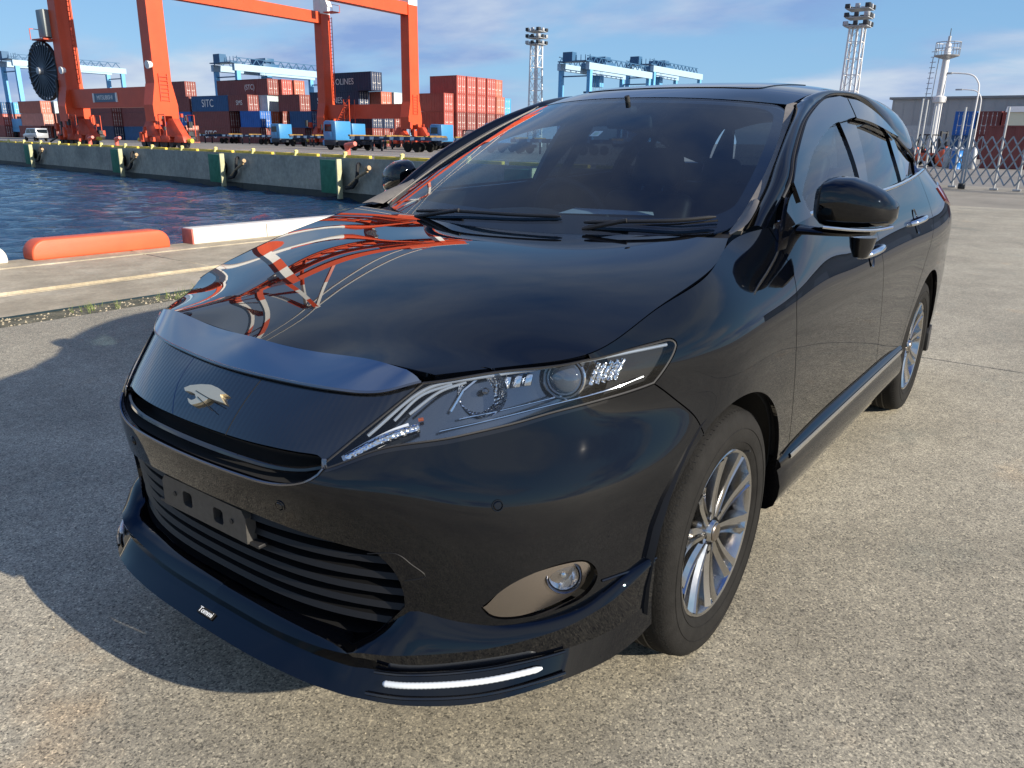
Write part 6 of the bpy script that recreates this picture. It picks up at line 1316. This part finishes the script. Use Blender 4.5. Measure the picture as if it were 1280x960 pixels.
for k in range(5):
    y=-7.6+.40*k; o=MB().lathe([(0,0),(.20,0),(.22,.05),(.22,1.1),(.14,1.32),(.06,1.4),(0,1.42)],n=14).build('gas_cylinder',GREY,None,smooth=True); o.location=(-60.5+.1*k,y,0); tag(o,'grey upright gas cylinder in the row behind the fence','gas cylinder','gas cylinders behind the fence')
# dark container-height stack far behind between forklift and tower
# expanding lattice barrier (diamond gate) and its posts, tall thin posts
def barrier(label,A,B,n,h=1.75):
    r=empty('lattice_barrier',((A[0]+B[0])/2,(A[1]+B[1])/2,0),label,'lattice gate',group='grey folding lattice gates')
    a=Vector((A[0],A[1],0))-r.location; b=Vector((B[0],B[1],0))-r.location; d=b-a; z0=.18
    for k in range(-3,n+1):
        for s in (1,-1):
            f0,f1=(k/n,(k+3.0)/n) if s>0 else ((k+3.0)/n,k/n); p0=a+d*f0; p1=a+d*f1; q0=Vector((p0.x,p0.y,z0)); q1=Vector((p1.x,p1.y,h))
            lo,hi=0.,1.
            for f,(fa,fb) in enumerate([(f0,f1)]):
                if fa<0 or fa>1 or fb<0 or fb>1:
                    t0=(0-fa)/(fb-fa); t1=(1-fa)/(fb-fa); lo=max(lo,min(t0,t1)); hi=min(hi,max(t0,t1))
            if hi-lo<.05: continue
            off_=Vector((.02*s,0,0)); MB().bar(q0.lerp(q1,lo)+off_,q0.lerp(q1,hi)+off_,.045,.012,up=(1,0,0)).build('lattice_bar',LATM,r)
    for f in (0,1):
        p=a+d*f; MB().bar((p.x,p.y,.1),(p.x,p.y,h+.25),.06).build('gate_post',LATM,r); MB().cyl((p.x,p.y-.06,.08),(p.x,p.y+.06,.08),.08,12).build('castor',STEELB,r); MB().bar((p.x-.3,p.y,.17),(p.x+.3,p.y,.17),.05).build('foot',STEELB,r)
    return r
LATM=mat('lattice_grey_blue',(.26,.30,.34),rough=.4,metal=.4,var=.1,vscale=5)
barrier('grey folding lattice gate nearest the car, left one',(-30.6,-5.4),(-29.9,-2.55),9)
barrier('grey folding lattice gate right of the first, at the right edge of the view',(-29.85,-2.45),(-29.0,.35),9)
barrier('grey folding lattice gate beyond the right edge, partly in view',(-28.95,.45),(-28.2,3.3),9)
for k,(x,y,h,lab) in enumerate(((-32.0,-4.55,3.1,'thin grey post left of the beacon tower, left one of the close pair'),(-31.8,-4.35,3.05,'thin grey post left of the beacon tower, right one of the close pair'),(-31.2,-3.95,2.8,'thin leaning grey post just left of the beacon tower'),(-31.0,-2.95,2.75,'thin grey post just right of the beacon tower'),(-30.2,-1.55,2.7,'thin grey post right of the street lamps'),(-30.0,-.85,2.5,'thin grey post near the right edge of the view'))):
    r=empty('fence_post',(x,y,0),lab,'post'); MB().cyl((0,0,0),(0,0,h),.035,8).build('pole',GREY,r,smooth=True); MB().box((-.12,-.12,0),(.12,.12,.06)).build('base_plate',GREY,r)
# low wall of the far roadside and distant land
for a,b,h in ((-700,260,16),(-900,300,24)): pass
hl=[]; rs2=np.random.RandomState(5); hx=np.linspace(-3400,900,90); V=[];F=[]
prof=[max(6,26+18*sin(x/330)+14*sin(x/121+1)+6*rs2.rand()) for x in hx]
V=[(x,-4200,-3) for x in hx]+[(x,-4250,h) for x,h in zip(hx,prof)]+[(x,-4900,h*.6) for x,h in zip(hx,prof)]; n=90
F=[(k,k+1,k+1+n,k+n) for k in range(n-1)]+[(k+n,k+1+n,k+1+2*n,k+2*n) for k in range(n-1)]
raw('hills',V,F,noise_mat('wooded_hills',[(.3,(.05,.07,.05)),(.7,(.10,.12,.09))],.01,1.),None,kind='structure')
